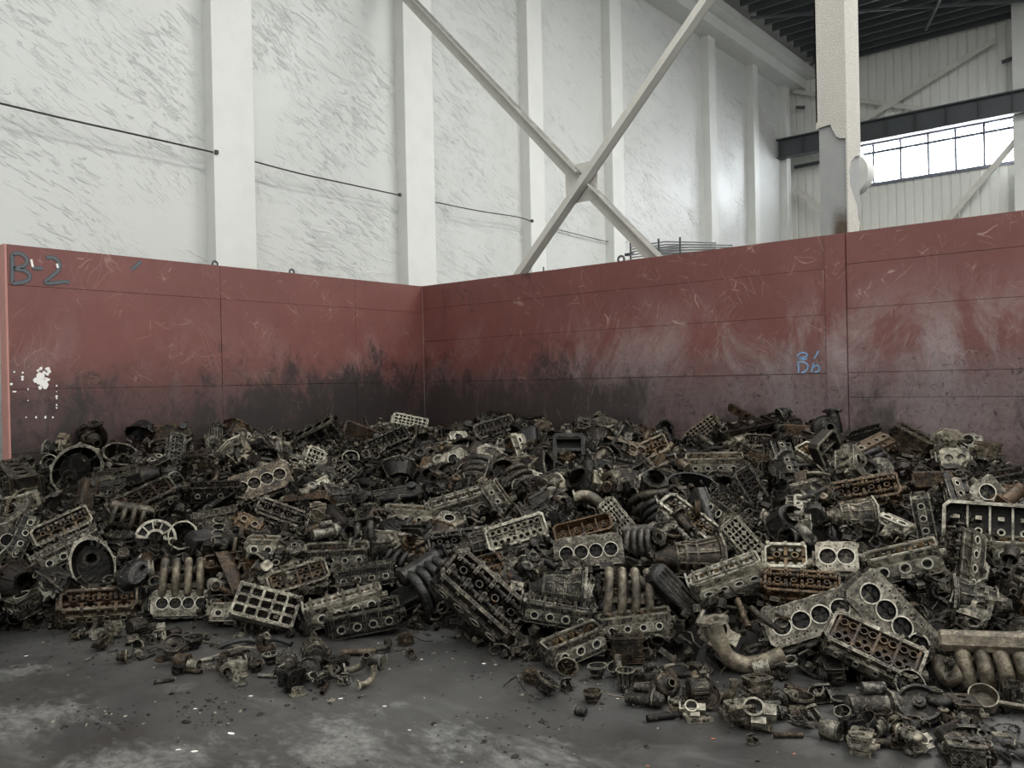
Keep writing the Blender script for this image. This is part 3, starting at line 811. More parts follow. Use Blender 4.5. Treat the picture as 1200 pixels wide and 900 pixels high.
    if top == 'cams':
        for sy in (-1, 1):
            cm = MB(); cm.cyl((-L / 2 - 0.012, 0, 0), (L / 2 - 0.02, 0, 0), 0.011, 10)
            for x in xs_:
                for dx in (-0.021, 0.021):
                    a = r.uniform(0, 360)
                    cm.lathe([(0.018, -0.007), (0.018, 0.007)], 12, T(x + dx, 0, 0) @ RX(a) @ T(0, 0, 0.006) @ RY(90))
            cm.lathe([(0.012, -0.012), (0.034, -0.012), (0.034, 0.0), (0.012, 0.0)], 16, T(-L / 2 - 0.01, 0, 0) @ RY(90))
            me = cm.mesh('camshaft', 'steel_metal', 40); me.transform(T(0, sy * W * 0.21, h2 * 0.92)); P.append(('camshaft', me, None, None))
            cc = MB()
            for i in range(n + 1):
                x = -L / 2 + L * (0.07 + 0.86 * i / n)
                cc.box((x, sy * W * 0.21, h2 * 0.92 + 0.006), (0.018, 0.052, 0.024)); cc.cyl((x, sy * W * 0.21 - 0.018, h2), (x, sy * W * 0.21 - 0.018, h2 + 0.026), 0.006, 6); cc.cyl((x, sy * W * 0.21 + 0.018, h2), (x, sy * W * 0.21 + 0.018, h2 + 0.026), 0.006, 6)
            P.append(('cam_cap', cc.mesh('cam_cap', 'cast_metal', 30), 'stuff', None))
    if top == 'ribs':
        rb = MB()
        for i in range(2 * n + 1):
            x = -L / 2 + L * (0.06 + 0.88 * i / (2 * n)); rb.box((x, 0, h2 * 0.55), (0.009, W * 0.74, h2 * 0.8))
        for y in (-W * 0.2, 0.0, W * 0.2): rb.box((0, y, h2 * 0.5), (L * 0.9, 0.009, h2 * 0.7))
        for x in xs_:
            for y in (-W * 0.2, W * 0.2): rb.lathe([(0.019, 0), (0.019, h2), (0.012, h2), (0.012, 0)], 12, T(x, y, 0), cap=False)
        P.append(('rib_grid', rb.mesh('rib_grid', topmat, 40), 'stuff', None))
    if top == 'wells':
        fl = MB(); holes = []
        for x in xs_:
            holes += [circ(x, 0, 0.012, 10)] + [circ(x + dx, y, 0.016, 10) for dx in (-0.023, 0.023) for y in (-W * 0.21, W * 0.21)]
        fl.plate([(a * 0.935, b_ * 0.72) for a, b_ in out], holes, 0.005, 0.03)
        for x in xs_:
            for dx in (-0.023, 0.023):
                for y in (-W * 0.21, W * 0.21): fl.lathe([(0.022, 0), (0.022, 0.02), (0.016, 0.02), (0.016, 0)], 12, T(x + dx, y, 0.03), cap=False)
        for i in range(n + 1):
            x = -L / 2 + L * (0.07 + 0.86 * i / n); fl.box((x, 0, 0.04), (0.012, W * 0.7, 0.03))
        P.append(('tappet_bed', fl.mesh('tappet_bed', topmat, 40), None, None))
    rim = MB().plate([(a * 1.0, b_ * 0.91) for a, b_ in out], [[(a * 0.945, b_ * 0.73) for a, b_ in out]], h2 - 0.008, h2)
    P.append(('cover_rim', rim.mesh('cover_rim', 'machined_metal', 30), None, None))
    reg(key, 'cylinder_head', P, (L, W, H))

cylinder_head('headA', 1, top='springs')
cylinder_head('headB', 2, top='cams', port='oval', pr=0.018, W=0.21, H=0.14)
cylinder_head('headC', 3, top='ribs', port='rect', topmat='machined_metal', W=0.20)
cylinder_head('headD', 4, top='wells', port='round', pr=0.020, topmat='cast_metal')
cylinder_head('headE', 5, top='springs', n=3, L=0.36, port='round', pr=0.022, W=0.18)
cylinder_head('headF', 6, top='wells', n=4, L=0.46, port='tall', topmat='varnished_metal', W=0.22, H=0.12)
cylinder_head('headG', 7, top='cams', n=4, port='round', pr=0.021, L=0.46, W=0.20, H=0.12)
cylinder_head('headH', 8, top='open', n=6, L=0.60, port='round', pr=0.017, W=0.18, H=0.11, big=0.036)
cylinder_head('headS', 9, top='springs', n=2, L=0.22, port='round', pr=0.022, W=0.17)

def engine_block(key, seed, L=0.46, W=0.24, H=0.27):
    r = random.Random(seed); n = 4; P = []
    xs_ = [(-L / 2) + L * (0.06 + 0.88 * (i + 0.5) / n) for i in range(n)]
    b_ = MB(); hl = [circ(x, 0, 0.041, 18) for x in xs_]
    o_ = rect(0, 0, L, W * 0.74, 0.03)
    b_.plate(o_, hl, H / 2 - 0.09, H / 2)
    b_.box((0, 0, H / 2 - 0.10), (L * 0.98, W * 0.70, 0.02))
    b_.loft([[(x, y, z) for x, y in rect(0, 0, L * a, W * w, 0.02)] for a, w, z in ((0.98, 0.70, H / 2 - 0.08), (0.98, 0.78, 0.0), (1.0, 0.98, -H * 0.22), (1.0, 1.0, -H / 2 + 0.02))])
    b_.plate(rect(0, 0, L * 1.02, W * 1.06, 0.02), [rect(0, 0, L * 0.9, W * 0.82, 0.02)], -H / 2, -H / 2 + 0.022)
    for i in range(n + 1):
        x = -L / 2 + L * (0.06 + 0.88 * i / n)
        for sy in (-1, 1):
            b_.box((x, sy * W * 0.42, 0.0), (0.014, 0.05, H * 0.86)); b_.cyl((x, sy * W * 0.40, -H * .3), (x, sy * W * 0.36, H / 2), 0.013, 8)
        b_.box((x, 0, -H / 2 + 0.05), (0.022, W * 0.9, 0.07))
    for k in range(16):
        x = r.uniform(-L / 2, L / 2); sy = r.choice((-1, 1)); z = r.uniform(-H * .35, H * .3); q = r.uniform(.01, .024)
        if r.random() < .6: b_.cyl((x, sy * W * .36, z), (x, sy * W * .5, z), q, 10)
        else: b_.box((x, sy * W * .44, z), (q * 3, .04, q))
    for z in (-0.03, 0.03): b_.box((0, 0, z), (L * 1.0, W * 0.86, 0.010))
    P.append(('casting', b_.mesh('engine_block', 'cast_metal', 40), None, None))
    wh = [circ(-L / 2 + L * (0.06 + 0.88 * i / n), y, 0.007, 8) for i in range(n + 1) for y in (-W * .31, W * .31)] + [circ(x + d, y, 0.005, 7, 0.010) for x in xs_ for d in (-.02, .02) for y in (-W * .30, W * .30)]
    dk = MB().plate(o_, hl + wh, H / 2, H / 2 + 0.005)
    for x in xs_: dk.lathe([(0.041, 0), (0.048, 0), (0.048, .004), (0.041, .004)], 20, T(x, 0, H / 2 + .004), cap=False)
    P.append(('deck_face', dk.mesh('deck_face', 'machined_metal', 30), None, None))
    cp = MB()
    for x in (-L * .3, L * .02, L * .3): cp.lathe([(0.02, -.004), (0.02, .004), (.012, .006)], 12, T(x, -W * .41, 0.0) @ RX(90))
    P.append(('core_plug', cp.mesh('core_plug', 'steel_metal', 40), 'stuff', None))
    reg(key, 'engine_block', P, (L, W, H))
engine_block('blockA', 21); engine_block('blockB', 22, 0.40, 0.26, 0.24)

def inlet_manifold(key, seed, n=4, L=0.36, drop=0.20, r0=0.024, plenum=True, mat='pipe_metal', bow=0.10):
    """flange plate at the bottom, runners that bow out and up into a log"""
    P = []; xs_ = [(-L / 2) + L * (i + 0.5) / n for i in range(n)]
    fl = MB(); yplate(fl, rect(0, -drop / 2, L * 1.06, 0.07, 0.015), [circ(x, -drop / 2, r0 * 0.82, 14) for x in xs_] + [circ(x + L / n / 2, -drop / 2 + s_ * .025, .0045, 7) for x in xs_[:-1] for s_ in (-1, 1)], -0.008, 0.008)
    P.append(('flange', fl.mesh('inlet_manifold', 'machined_metal', 40), None, None))
    for i, x in enumerate(xs_):
        k = (x / L) * 0.25
        pts = [(x, -0.006, -drop / 2), (x, -bow * 0.35, -drop / 2), (x - k * .02, -bow * 0.85, -drop * 0.30), (x - k * .06, -bow, 0.0), (x - k * .10, -bow * 0.8, drop * 0.32), (x - k * .14, -bow * 0.25, drop / 2)]
        m_ = MB().tube(smoothline(pts, 4), r0, 11)
        P.append(('runner', m_.mesh('runner', mat, 50), None, None))
    if plenum:
        m_ = MB().tube([(-L * .50, 0, drop / 2), (-L * .47, 0, drop / 2), (L * .45, 0, drop / 2), (L * .5, 0, drop / 2)], .045, 14, radii=[.03, .045, .045, .038])
        m_.cyl((L * .48, 0, drop / 2), (L * .60, 0, drop / 2), .03, 12); m_.box((L * .62, 0, drop / 2), (.012, .09, .09))
        P.append(('plenum', m_.mesh('plenum', mat, 45), None, None))
    else:
        m_ = MB()
        for x in xs_[1:]: m_.box((x - L / n / 2, -bow * .8, 0), (L / n * .9, .012, .03))
        P.append(('web', m_.mesh('web', mat, 40), 'stuff', None))
    reg(key, 'inlet_manifold', P, (L, bow * 1.3, drop + .1))
inlet_manifold('inletD', 34, plenum=False, bow=.12, drop=.33, r0=.027, L=.34); inlet_manifold('inletA', 31); inlet_manifold('inletB', 32, plenum=False, bow=.13, drop=.24, r0=.027); inlet_manifold('inletC', 33, n=4, L=.24, bow=.09, drop=.22, r0=.026, mat='sheet_metal')

def exhaust_manifold(key, seed, L=0.38, shield=False):
    P = []; n = 4; xs_ = [(-L / 2) + L * (i + .5) / n for i in range(n)]
    fl = MB()
    for x in xs_: yplate(fl, rect(x, .06, .078, .075, .018), [circ(x, .06, .020, 12), circ(x - .028, .085, .005, 7), circ(x + .028, .035, .005, 7)], 0.0, .014)
    P.append(('flange', fl.mesh('exhaust_manifold', 'machined_metal', 40), None, None))
    end = Vector((L * .1, -.10, -.14))
    for i, x in enumerate(xs_):
        pts = [(x, 0, .06), (x, -.05, .06), (x + (end.x - x) * .15, -.10, .03), (x + (end.x - x) * .45, -.125, -.04), (x + (end.x - x) * .8, -.11, -.11), tuple(end)]
        P.append(('runner', MB().tube(smoothline(pts, 4), .025, 11).mesh('runner', 'pipe_metal', 50), None, None))
    c = MB().tube([tuple(end + Vector((0, 0, .03))), tuple(end), tuple(end + Vector((.01, 0, -.05)))], .05, 14, radii=[.045, .052, .036])
    c.plate(rect(end.x + .01, end.y, .12, .12, .03), [circ(end.x + .01, end.y, .03, 14), circ(end.x - .035, end.y - .04, .006, 7), circ(end.x + .055, end.y + .04, .006, 7)], end.z - .065, end.z - .05)
    P.append(('collector', c.mesh('collector', 'pipe_metal', 40), None, None))
    if shield:
        s_ = MB(); loops = []
        for x in (-L * .56, -L * .5, L * .5, L * .56):
            q = 0.8 if abs(x) > L * .52 else 1.0
            loops.append([(x, -.105 + .075 * q * math.cos(a), .055 + .07 * q * math.sin(a)) for a in [PI * 2 * k / 16 for k in range(16)]])
        s_.loft(loops, cap=(True, True))
        P.append(('heat_shield', s_.mesh('heat_shield', 'pipe_metal', 45), None, None))
    reg(key, 'exhaust_manifold', P, (L, .16, .26))
exhaust_manifold('exhA', 41); exhaust_manifold('exhB', 42, shield=True)

def shielded(key, L=.40):
    P = []
    s_ = MB(); loops = []
    for x in (-L * .5, -L * .47, L * .47, L * .5):
        q = .86 if abs(x) > L * .48 else 1.0
        loops.append([(x, -.02 + y * q, .085 + z * q) for y, z in ((-.055, -.04), (-.07, -.01), (-.06, .035), (-.03, .055), (.03, .055), (.05, .03), (.05, -.04))])
    s_.loft(loops, cap=(True, True))
    P.append(('heat_shield', s_.mesh('exhaust_manifold', 'pipe_metal', 30), None, None))
    for i in range(4):
        x = -L * .26 + L * .20 * i
        m_ = MB().tube(smoothline([(x, -.02, .06), (x, -.06, .03), (x + .01, -.085, -.03), (x + .015, -.07, -.085), (x + .02, -.03, -.12)], 4), .036, 12, radii=None)
        m_.lathe([(.001, -.012), (.02, -.008), (.030, .004), (.036, .02)], 12, T(x + .016, -.066, -.095), cap=False)
        P.append(('runner', m_.mesh('runner', 'pipe_metal', 50), None, None))
    e = MB().pipe(smoothline([(-L * .26, -.05, .0), (-L * .32, -.08, -.06), (-L * .44, -.07, -.09), (-L * .52, -.05, -.04), (-L * .50, -.04, .02)], 5), .034, .005, 12)
    P.append(('elbow', e.mesh('elbow', 'pipe_metal', 50), None, None))
    fl = MB().box((0, .05, .03), (L * .9, .012, .08)); P.append(('flange', fl.mesh('flange', 'machined_metal', 0), None, None))
    reg(key, 'exhaust_manifold', P, (L, .16, .27))
shielded('exhC')
def earring(R0, n, ears, ph=0.0, ear=0.12, sx=1.0, sy=1.0, pear=0.0):
    o_ = []
    for i in range(n):
        a = 2 * PI * i / n
        k = math.cos(ears * (a + ph)); k = max(0, k) ** 6
        rr = R0 * (1 + ear * k) * (1 + pear * math.cos(a))
        o_.append((sx * rr * math.cos(a), sy * rr * math.sin(a)))
    return o_
def housing(key, seed, name, R0=0.17, depth=0.16, back=0.55, ears=9, pear=0.0, sx=1.0, sy=1.0, holes=((0, 0, .05),), ribs=8, floor_at=1.0):
    """deep cast shell with a machined, eared rim facing +Z and a pierced back"""
    r = random.Random(seed); P = []; N = 56
    outer = earring(R0, N, ears, .2, .09, sx, sy, pear)
    inn = [(x * .915, y * .915) for x, y in earring(R0, N, ears, .2, .0, sx, sy, pear)]
    sh = MB()
    prof = ((1.0, 0.0), (.94, -depth * .3), (.80, -depth * .65), (back, -depth))
    base = earring(R0 * .95, N, ears, .2, .0, sx, sy, pear)
    sh.loft([[(x * k, y * k, z) for x, y in base] for k, z in prof])
    sh.loft([[(x * k, y * k, z + .004) for x, y in inn] for k, z in reversed(prof)])
    bk = [(x * back, y * back) for x, y in base]
    sh.plate(bk, [circ(x, y, q, 16) for x, y, q in holes], -depth - .006, -depth + .006)
    for k in range(ribs):
        a = 2 * PI * k / ribs + .3
        p0 = Vector((sx * R0 * .93 * math.cos(a) * (1 + pear * math.cos(a)), sy * R0 * .93 * math.sin(a) * (1 + pear * math.cos(a)), -.008)); p1 = Vector((p0.x * back, p0.y * back, -depth))
        sh.tube([p0, p0 * .93 + Vector((0, 0, -depth * .33)), p0 * .80 + Vector((0, 0, -depth * .65)), p1], .009, 5)
    for x, y, q in holes: sh.lathe([(q + .012, -.03), (q + .012, .02), (q, .02), (q, -.03)], 16, T(x, y, -depth), cap=False)
    for k in range(6):
        a = r.uniform(0, 6.28); q = R0 * .9 * (1 + pear * math.cos(a)); z = -depth * r.uniform(.1, .4)
        sh.cyl((q * .85 * math.cos(a) * sx, q * .85 * math.sin(a) * sy, z), (q * 1.1 * math.cos(a) * sx, q * 1.1 * math.sin(a) * sy, z), .014, 8)
    P.append(('shell', sh.mesh(name, 'cast_metal', 45), None, None))
    eh = []
    for k in range(ears):
        a = 2 * PI * k / ears - .2
        q = R0 * 1.0 * (1 + pear * math.cos(a)); eh.append(circ(sx * q * math.cos(a), sy * q * math.sin(a), .005, 7))
    rim = MB().plate(outer, [inn] + eh, -.010, .004)
    P.append(('rim', rim.mesh('rim', 'machined_metal', 35), None, None))
    reg(key, name, P, (2 * R0 * sx, 2 * R0 * sy, depth))
housing('bellA', 51, 'bell_housing', .18, .17, holes=((-.03, 0, .045), (.06, .02, .02)))
housing('bellB', 52, 'bell_housing', .15, .13, .7, 8, holes=((0, 0, .06),))
housing('bellC', 53, 'bell_housing', .20, .12, .62, 10, pear=.22, sy=.82, holes=((-.05, 0, .04), (.07, 0, .055)))
housing('timingA', 54, 'timing_cover', .17, .055, .82, 11, pear=.32, sy=.68, holes=((.085, 0, .032),), ribs=5)
housing('ringA', 55, 'gearbox_bell', .11, .20, .92, 8, holes=((0, 0, .055),), ribs=10)
housing('flangeA', 56, 'pump_flange', .075, .05, .8, 4, holes=((0, 0, .03),), ribs=4)
housing('flangeB', 57, 'thermostat_flange', .06, .06, .7, 6, holes=((0, 0, .026),), ribs=3, sx=1.2)
housing('panA', 58, 'oil_pan', .19, .11, .68, 12, sy=.62, holes=((.05, 0, .012),), ribs=0)
for m_ in ('panA',):
    for q in KINDS[m_]['parts']: q[1].materials[0] = MAT['sheet_metal']

def fan_plate(key):
    """pale timing case half: fan of ribs round an open half circle"""
    mb = MB(); R1, R2 = .17, .065
    arc = lambda q, n: [(q * math.cos(PI * i / n), q * math.sin(PI * i / n)) for i in range(n + 1)]
    mb.plate(arc(R1, 22) + list(reversed(arc(R1 - .022, 22))), [], -.02, .02)
    mb.plate(arc(R2 + .02, 14) + list(reversed(arc(R2, 14))), [], -.02, .02)
    for k in range(6):
        a = PI * (k + .25) / 5.5
        mb.box((0, 0, 0), (R1 - R2 - .02, .011, .03), T((R1 + R2) / 2 * math.cos(a), (R1 + R2) / 2 * math.sin(a), 0) @ Matrix.Rotation(a, 4, 'Z'))
    mb.box((-.122, .006, 0), (.10, .016, .04)); mb.box((.122, .006, 0), (.10, .016, .04))
    bk = MB().plate(arc(R1 - .03, 16) + list(reversed(arc(R2 + .01, 12))), [rect(0, .12, .07, .05, .01)], -.024, -.016)
    reg(key, 'timing_case', [('frame', mb.mesh('timing_case', 'machined_metal', 40), None, None), ('web', bk.mesh('web', 'sooty_metal', 40), None, None)], (.34, .18, .04))
fan_plate('fan')

def transmission(key, seed, L=.42):
    r = random.Random(seed); P = []; b_ = MB(); M = RY(90)
    b_.lathe([(.15, -L / 2), (.15, -L / 2 + .02), (.135, -L / 2 + .03), (.10, -L * .12), (.105, 0), (.09, L * .2), (.075, L * .3), (.05, L * .42), (.04, L / 2), (.025, L / 2), (.025, L * .4)], 24, M)
    for k in range(10):
        a = 2 * PI * k / 10
        p = lambda q, x: (x, q * math.cos(a), q * math.sin(a))
        b_.tube([p(.138, -L / 2 + .03), p(.104, -L * .12), p(.109, 0), p(.093, L * .2)], .008, 5)
    for x in (-.05, .02, .08): b_.lathe([(.10, -.006), (.112, -.006), (.112, .006), (.10, .006)], 24, T(x, 0, 0) @ M, cap=False)
    for k in range(12):
        a = r.uniform(0, 6.28); x = r.uniform(-L * .3, L * .35); q = .1
        b_.cyl((x, q * .7 * math.cos(a), q * .7 * math.sin(a)), (x, q * 1.25 * math.cos(a), q * 1.25 * math.sin(a)), r.uniform(.01, .022), 8)
    b_.box((0, .02, -.10), (L * .42, .14, .06)); b_.box((.05, -.09, .03), (.1, .06, .07))
    P.append(('case', b_.mesh('gearbox', 'cast_metal', 40), None, None))
    rim = MB().plate(earring(.158, 48, 8, 0, .08), [circ(0, 0, .128, 28)], -.004, .01, T(-L / 2 - .006, 0, 0) @ M)
    P.append(('rim', rim.mesh('rim', 'machined_metal', 35), None, None))
    pan = MB().plate(rect(0, 0, L * .46, .16, .02), [], -.137, -.13, T(0, .02, 0)); pan.box((0, .02, -.145), (L * .38, .12, .02))
    P.append(('sump_plate', pan.mesh('sump_plate', 'sheet_metal', 0), None, None))
    reg(key, 'gearbox', P, (L, .3, .3))
transmission('gearA', 61); transmission('gearB', 62, .34)

def valve_cover(key, seed, L=.44, W=.17, H=.07, ribs=6, mat='sheet_metal'):
    P = []; b_ = MB(); pr_ = []
    for k, z in ((1, -H / 2), (.97, H * .1), (.90, H * .38), (.78, H / 2)):
        pr_.append([(x, y, z) for x, y in rect(0, 0, L - (1 - k) * W, W * k, .025)])
    b_.loft(pr_, cap=(False, True))
    b_.loft([[(x * .97, y * .94, z - .004) for x, y, z in lp] for lp in reversed(pr_)], cap=(True, False))
    for k in range(ribs):
        y = -W * .30 + W * .60 * k / (ribs - 1); b_.tube([(-L * .40, y, H * .47), (-L * .38, y, H * .53), (L * .38, y, H * .53), (L * .40, y, H * .47)], .007, 5)
    P.append(('shell', b_.mesh('valve_cover', mat, 40), None, None))
    fl = MB().plate(rect(0, 0, L * 1.03, W * 1.08, .03), [rect(0, 0, L * .95, W * .92, .02)], -H / 2 - .008, -H / 2)
    P.append(('flange', fl.mesh('flange', mat, 30), None, None))
    cpp = MB().lathe([(.028, 0), (.028, .03), (.034, .03), (.034, .045), (.01, .048)], 14, T(L * .3, .01, H / 2 - .004))
    P.append(('filler_cap', cpp.mesh('filler_cap', 'rubber', 40), None, None))
    reg(key, 'valve_cover', P, (L, W, H))
valve_cover('coverA', 71); valve_cover('coverB', 72, .40, .14, .06, 4, 'cast_metal'); valve_cover('coverC', 73, .42, .2, .09, 9, 'varnished_metal')

def tray(key, name, L=.44, W=.24, H=.10, mat='sooty_metal', rimmat='machined_metal', bosses=True):
    """open cover lying upside down: rim, walls, floor, posts"""
    b_ = MB(); b_.plate(rect(0, 0, L, W, .025), [rect(0, 0, L - .02, W - .02, .02)], -H / 2, H / 2 - .008); b_.plate(rect(0, 0, L, W, .025), [], -H / 2, -H / 2 + .008)
    P = [('shell', b_.mesh(name, mat, 30), None, None)]
    P.append(('rim', MB().plate(rect(0, 0, L * 1.03, W * 1.05, .03), [rect(0, 0, L - .022, W - .022, .02)], H / 2 - .008, H / 2).mesh('rim', rimmat, 30), None, None))
    if bosses:
        q = MB()
        for k in range(4):
            x = -L * .36 + L * .24 * k
            q.lathe([(.020, -H / 2), (.020, H * .3), (.012, H * .3), (.012, -H / 2 + .01)], 12, T(x, -W * .12, 0), cap=False); q.box((x + L * .12, 0, -H * .1), (.01, W * .9, H * .7)); q.box((x, W * .2, -H * .2), (.03, .02, H * .5))
        P.append(('post', q.mesh('post', 'machined_metal', 40), 'stuff', None))
    reg(key, name, P, (L, W, H))
tray('trayA', 'cover_tray'); tray('trayB', 'cover_tray', .46, .18, .08, 'varnished_metal')

def girdle(key, L=.42, W=.24):
    b_ = MB(); holes = []
    for i in range(5):
        for j in range(3): holes.append(rect(-L * .38 + L * .19 * i, -W * .29 + W * .29 * j, L * .155, W * .22, .008))
    b_.plate(rect(0, 0, L, W, .02), holes, -.03, .03)
    for i in range(6):
        x = -L * .475 + L * .19 * i
        b_.box((x, 0, .02), (.014, W * .96, .05)); b_.cyl((x, -W * .44, -.03), (x, -W * .44, .045), .012, 8); b_.cyl((x, W * .44, -.03), (x, W * .44, .045), .012, 8)
    sh = MB().plate(rect(0, 0, L * .96, W * .96, .02), [], -.06, -.05)
    reg(key, 'bearing_girdle', [('ladder', b_.mesh('bearing_girdle', 'machined_metal', 30), None, None), ('baffle', sh.mesh('baffle', 'sheet_metal', 0), None, None)], (L, W, .1))
girdle('girdle')

# ---- smaller units
def starter(key):
    b_ = MB(); M = RY(90)
    b_.lathe([(.02, -.12), (.036, -.118), (.038, -.10), (.038, .02), (.034, .024), (.040, .03), (.046, .05), (.030, .09), (.016, .10)], 18, M)
    s_ = MB().lathe([(.016, -.06), (.022, -.058), (.022, .025), (.012, .03)], 14, T(-.01, .0, .058) @ M); s_.cyl((-.07, 0, .058), (-.09, 0, .058), .006, 7)
    fl = MB().plate(rect(0, 0.012, .09, .13, .03), [circ(0, 0, .03, 14)], .03, .04, M)
    reg(key, 'starter_motor', [('body', b_.mesh('starter_motor', 'steel_metal', 40), None, None), ('solenoid', s_.mesh('solenoid', 'steel_metal', 40), None, None), ('flange', fl.mesh('flange', 'machined_metal', 30), None, None)], (.22, .1, .13))
starter('starter')
def alternator(key):
    b_ = MB(); M = RY(90)
    b_.lathe([(.02, -.06), (.055, -.058), (.064, -.045), (.064, .045), (.055, .058), (.02, .06)], 22, M)
    for k in range(14):
        a = 2 * PI * k / 14; b_.box((0, .062 * math.cos(a), .062 * math.sin(a)), (.085, .008, .008))
    for s_ in (-1, 1): b_.box((0.03, 0, s_ * .08), (.03, .025, .04)); b_.cyl((0.01, 0, s_ * .095), (.05, 0, s_ * .095), .014, 9)
    p = MB().lathe([(.01, 0), (.034, 0), (.028, .006), (.028, .010), (.034, .016), (.034, .022), (.012, .022)], 20, T(.06, 0, 0) @ M)
    reg(key, 'alternator', [('body', b_.mesh('alternator', 'cast_metal', 40), None, None), ('pulley', p.mesh('pulley', 'steel_metal', 40), None, None)], (.15, .14, .2))
alternator('alternator')
def snail(key, name, s=1.0):
    b_ = MB(); pts, rad = [], []
    for i in range(22):
        a = 2 * PI * i / 20; q = .062 * s
        pts.append((q * math.cos(a), q * math.sin(a), 0)); rad.append((.018 + .020 * i / 21) * s)
    pts.append((pts[-1][0] - .02 * s, pts[-1][1] + .09 * s, 0)); rad.append(.036 * s)
    b_.tube(pts, .03, 10, radii=rad); b_.lathe([(.06 * s, -.02 * s), (.06 * s, .02 * s), (.03 * s, .045 * s), (.03 * s, .07 * s), (.022 * s, .07 * s), (.022 * s, .0)], 20)
    b_.cyl((0, 0, -.02 * s), (0, 0, -.10 * s), .036 * s, 14)
    fl = MB().plate(rect(pts[-1][0], 0, .1 * s, .1 * s, .02 * s), [circ(pts[-1][0], 0, .026 * s, 14)], pts[-1][1], pts[-1][1] + .01, MY)
    h2 = MB().lathe([(.05 * s, -.10 * s), (.062 * s, -.10 * s), (.066 * s, -.13 * s), (.05 * s, -.15 * s), (.03 * s, -.15 * s), (.026 * s, -.12 * s)], 18)
    reg(key, name, [('volute', b_.mesh(name, 'cast_metal', 45), None, None), ('outlet_flange', fl.mesh('outlet_flange', 'machined_metal', 30), None, None), ('rear_cover', h2.mesh('rear_cover', 'steel_metal', 40), None, None)], (.2 * s, .2 * s, .2 * s))
snail('turbo', 'turbocharger'); snail('pump', 'water_pump', .7)
def throttle(key):
    b_ = MB().plate(rect(0, 0, .11, .11, .02), [circ(0, 0, .034, 18)] + [circ(x, y, .005, 7) for x in (-.043, .043) for y in (-.043, .043)], -.012, .012)
    b_.lathe([(.045, 0), (.045, .07), (.036, .07), (.034, 0)], 20, cap=False); b_.box((.065, 0, .03), (.05, .05, .06)); b_.cyl((-.08, 0, .03), (.08, 0, .03), .008, 8); b_.box((-.075, .015, .03), (.01, .06, .03)); b_.box((.02, -.055, .035), (.06, .03, .05))
    d = MB().lathe([(.0335, -.002), (.0335, .002)], 18, T(0, 0, .03) @ RX(25))
    reg(key, 'throttle_body', [('body', b_.mesh('throttle_body', 'machined_metal', 40), None, None), ('butterfly', d.mesh('butterfly', 'sooty_metal', 40), None, None)], (.14, .12, .1))
throttle('throttle')
def carb(key, seed):
    r = random.Random(seed); b_ = MB().box((0, 0, 0), (.12, .09, .06)).plate(rect(0, 0, .14, .11, .015), [circ(-.03, 0, .022, 12), circ(.03, 0, .022, 12)], .03, .045)
    b_.box((0, 0, -.045), (.13, .1, .02))
    for k in range(14):
        p = Vector((r.uniform(-.06, .06), r.choice((-1, 1)) * .045, r.uniform(-.03, .03))); b_.cyl(tuple(p), tuple(p + Vector((0, math.copysign(r.uniform(.01, .04), p.y), 0))), r.uniform(.006, .016), 7)
    lv = MB().cyl((-.09, .0, -.01), (.09, .0, -.01), .006, 7).box((.085, .01, -.02), (.006, .02, .06)).box((-.085, .02, 0), (.006, .06, .02))
    reg(key, 'carburettor', [('body', b_.mesh('carburettor', 'cast_metal', 30), None, None), ('linkage', lv.mesh('linkage', 'steel_metal', 0), None, None)], (.16, .14, .12))
carb('carb', 81)
def pulley(key, r0=.07):
    b_ = MB().lathe([(r0 * .2, -.015), (r0 * .8, -.012), (r0, -.018), (r0, -.010), (r0 * .9, -.004), (r0 * .9, .004), (r0, .010), (r0, .018), (r0 * .86, .018), (r0 * .8, .004), (r0 * .3, .004), (r0 * .3, .022), (r0 * .16, .022), (r0 * .16, .0)], 26)
    nt_ = MB().lathe([(r0 * .15, 0), (r0 * .15, .016)], 6, T(0, 0, .012))
    reg(key, 'crank_pulley', [('wheel', b_.mesh('crank_pulley', 'steel_metal', 40), None, None), ('nut', nt_.mesh('nut', 'steel_metal', 0), None, None)], (2 * r0, 2 * r0, .04))
pulley('pulley'); 
def gear(key, r0=.05, teeth=20):
    o_ = []
    for i in range(teeth * 4):
        a = 2 * PI * i / (teeth * 4); o_.append(((r0 if i % 4 in (0, 1) else r0 * .88) * math.cos(a), (r0 if i % 4 in (0, 1) else r0 * .88) * math.sin(a)))
    b_ = MB().plate(o_, [circ(0, 0, r0 * .25, 12)] + [circ(r0 * .58 * math.cos(k * PI / 2), r0 * .58 * math.sin(k * PI / 2), r0 * .17, 9) for k in range(4)], -.008, .008)
    reg(key, 'sprocket', [('wheel', b_.mesh('sprocket', 'steel_metal', 30), None, None)], (2 * r0, 2 * r0, .016))
gear('gearwheel')
def conrod(key):
    b_ = MB().plate(circ(0, 0, .034, 18), [circ(0, 0, .025, 16)], -.012, .012).plate(circ(.14, 0, .018, 14), [circ(.14, 0, .011, 12)], -.01, .01)
    b_.box((.078, 0, 0), (.096, .018, .010)).box((.078, .009, 0), (.09, .005, .018)).box((.078, -.009, 0), (.09, .005, .018)).cyl((-.03, .03, 0), (.03, .03, 0), .007, 7).cyl((-.03, -.03, 0), (.03, -.03, 0), .007, 7)
    p = MB().lathe([(.030, -.035), (.040, -.035), (.040, .012), (.0375, .014), (.0375, .017), (.04, .019), (.04, .024), (.0375, .026), (.0375, .029), (.04, .031), (.04, .042), (.0, .044)], 20, T(.14, 0, 0) @ RY(90), cap=False)
    reg(key, 'piston_rod', [('rod', b_.mesh('piston_rod', 'steel_metal', 35), None, None), ('piston', p.mesh('piston', 'machined_metal', 40), None, None)], (.22, .08, .08))
conrod('conrod')
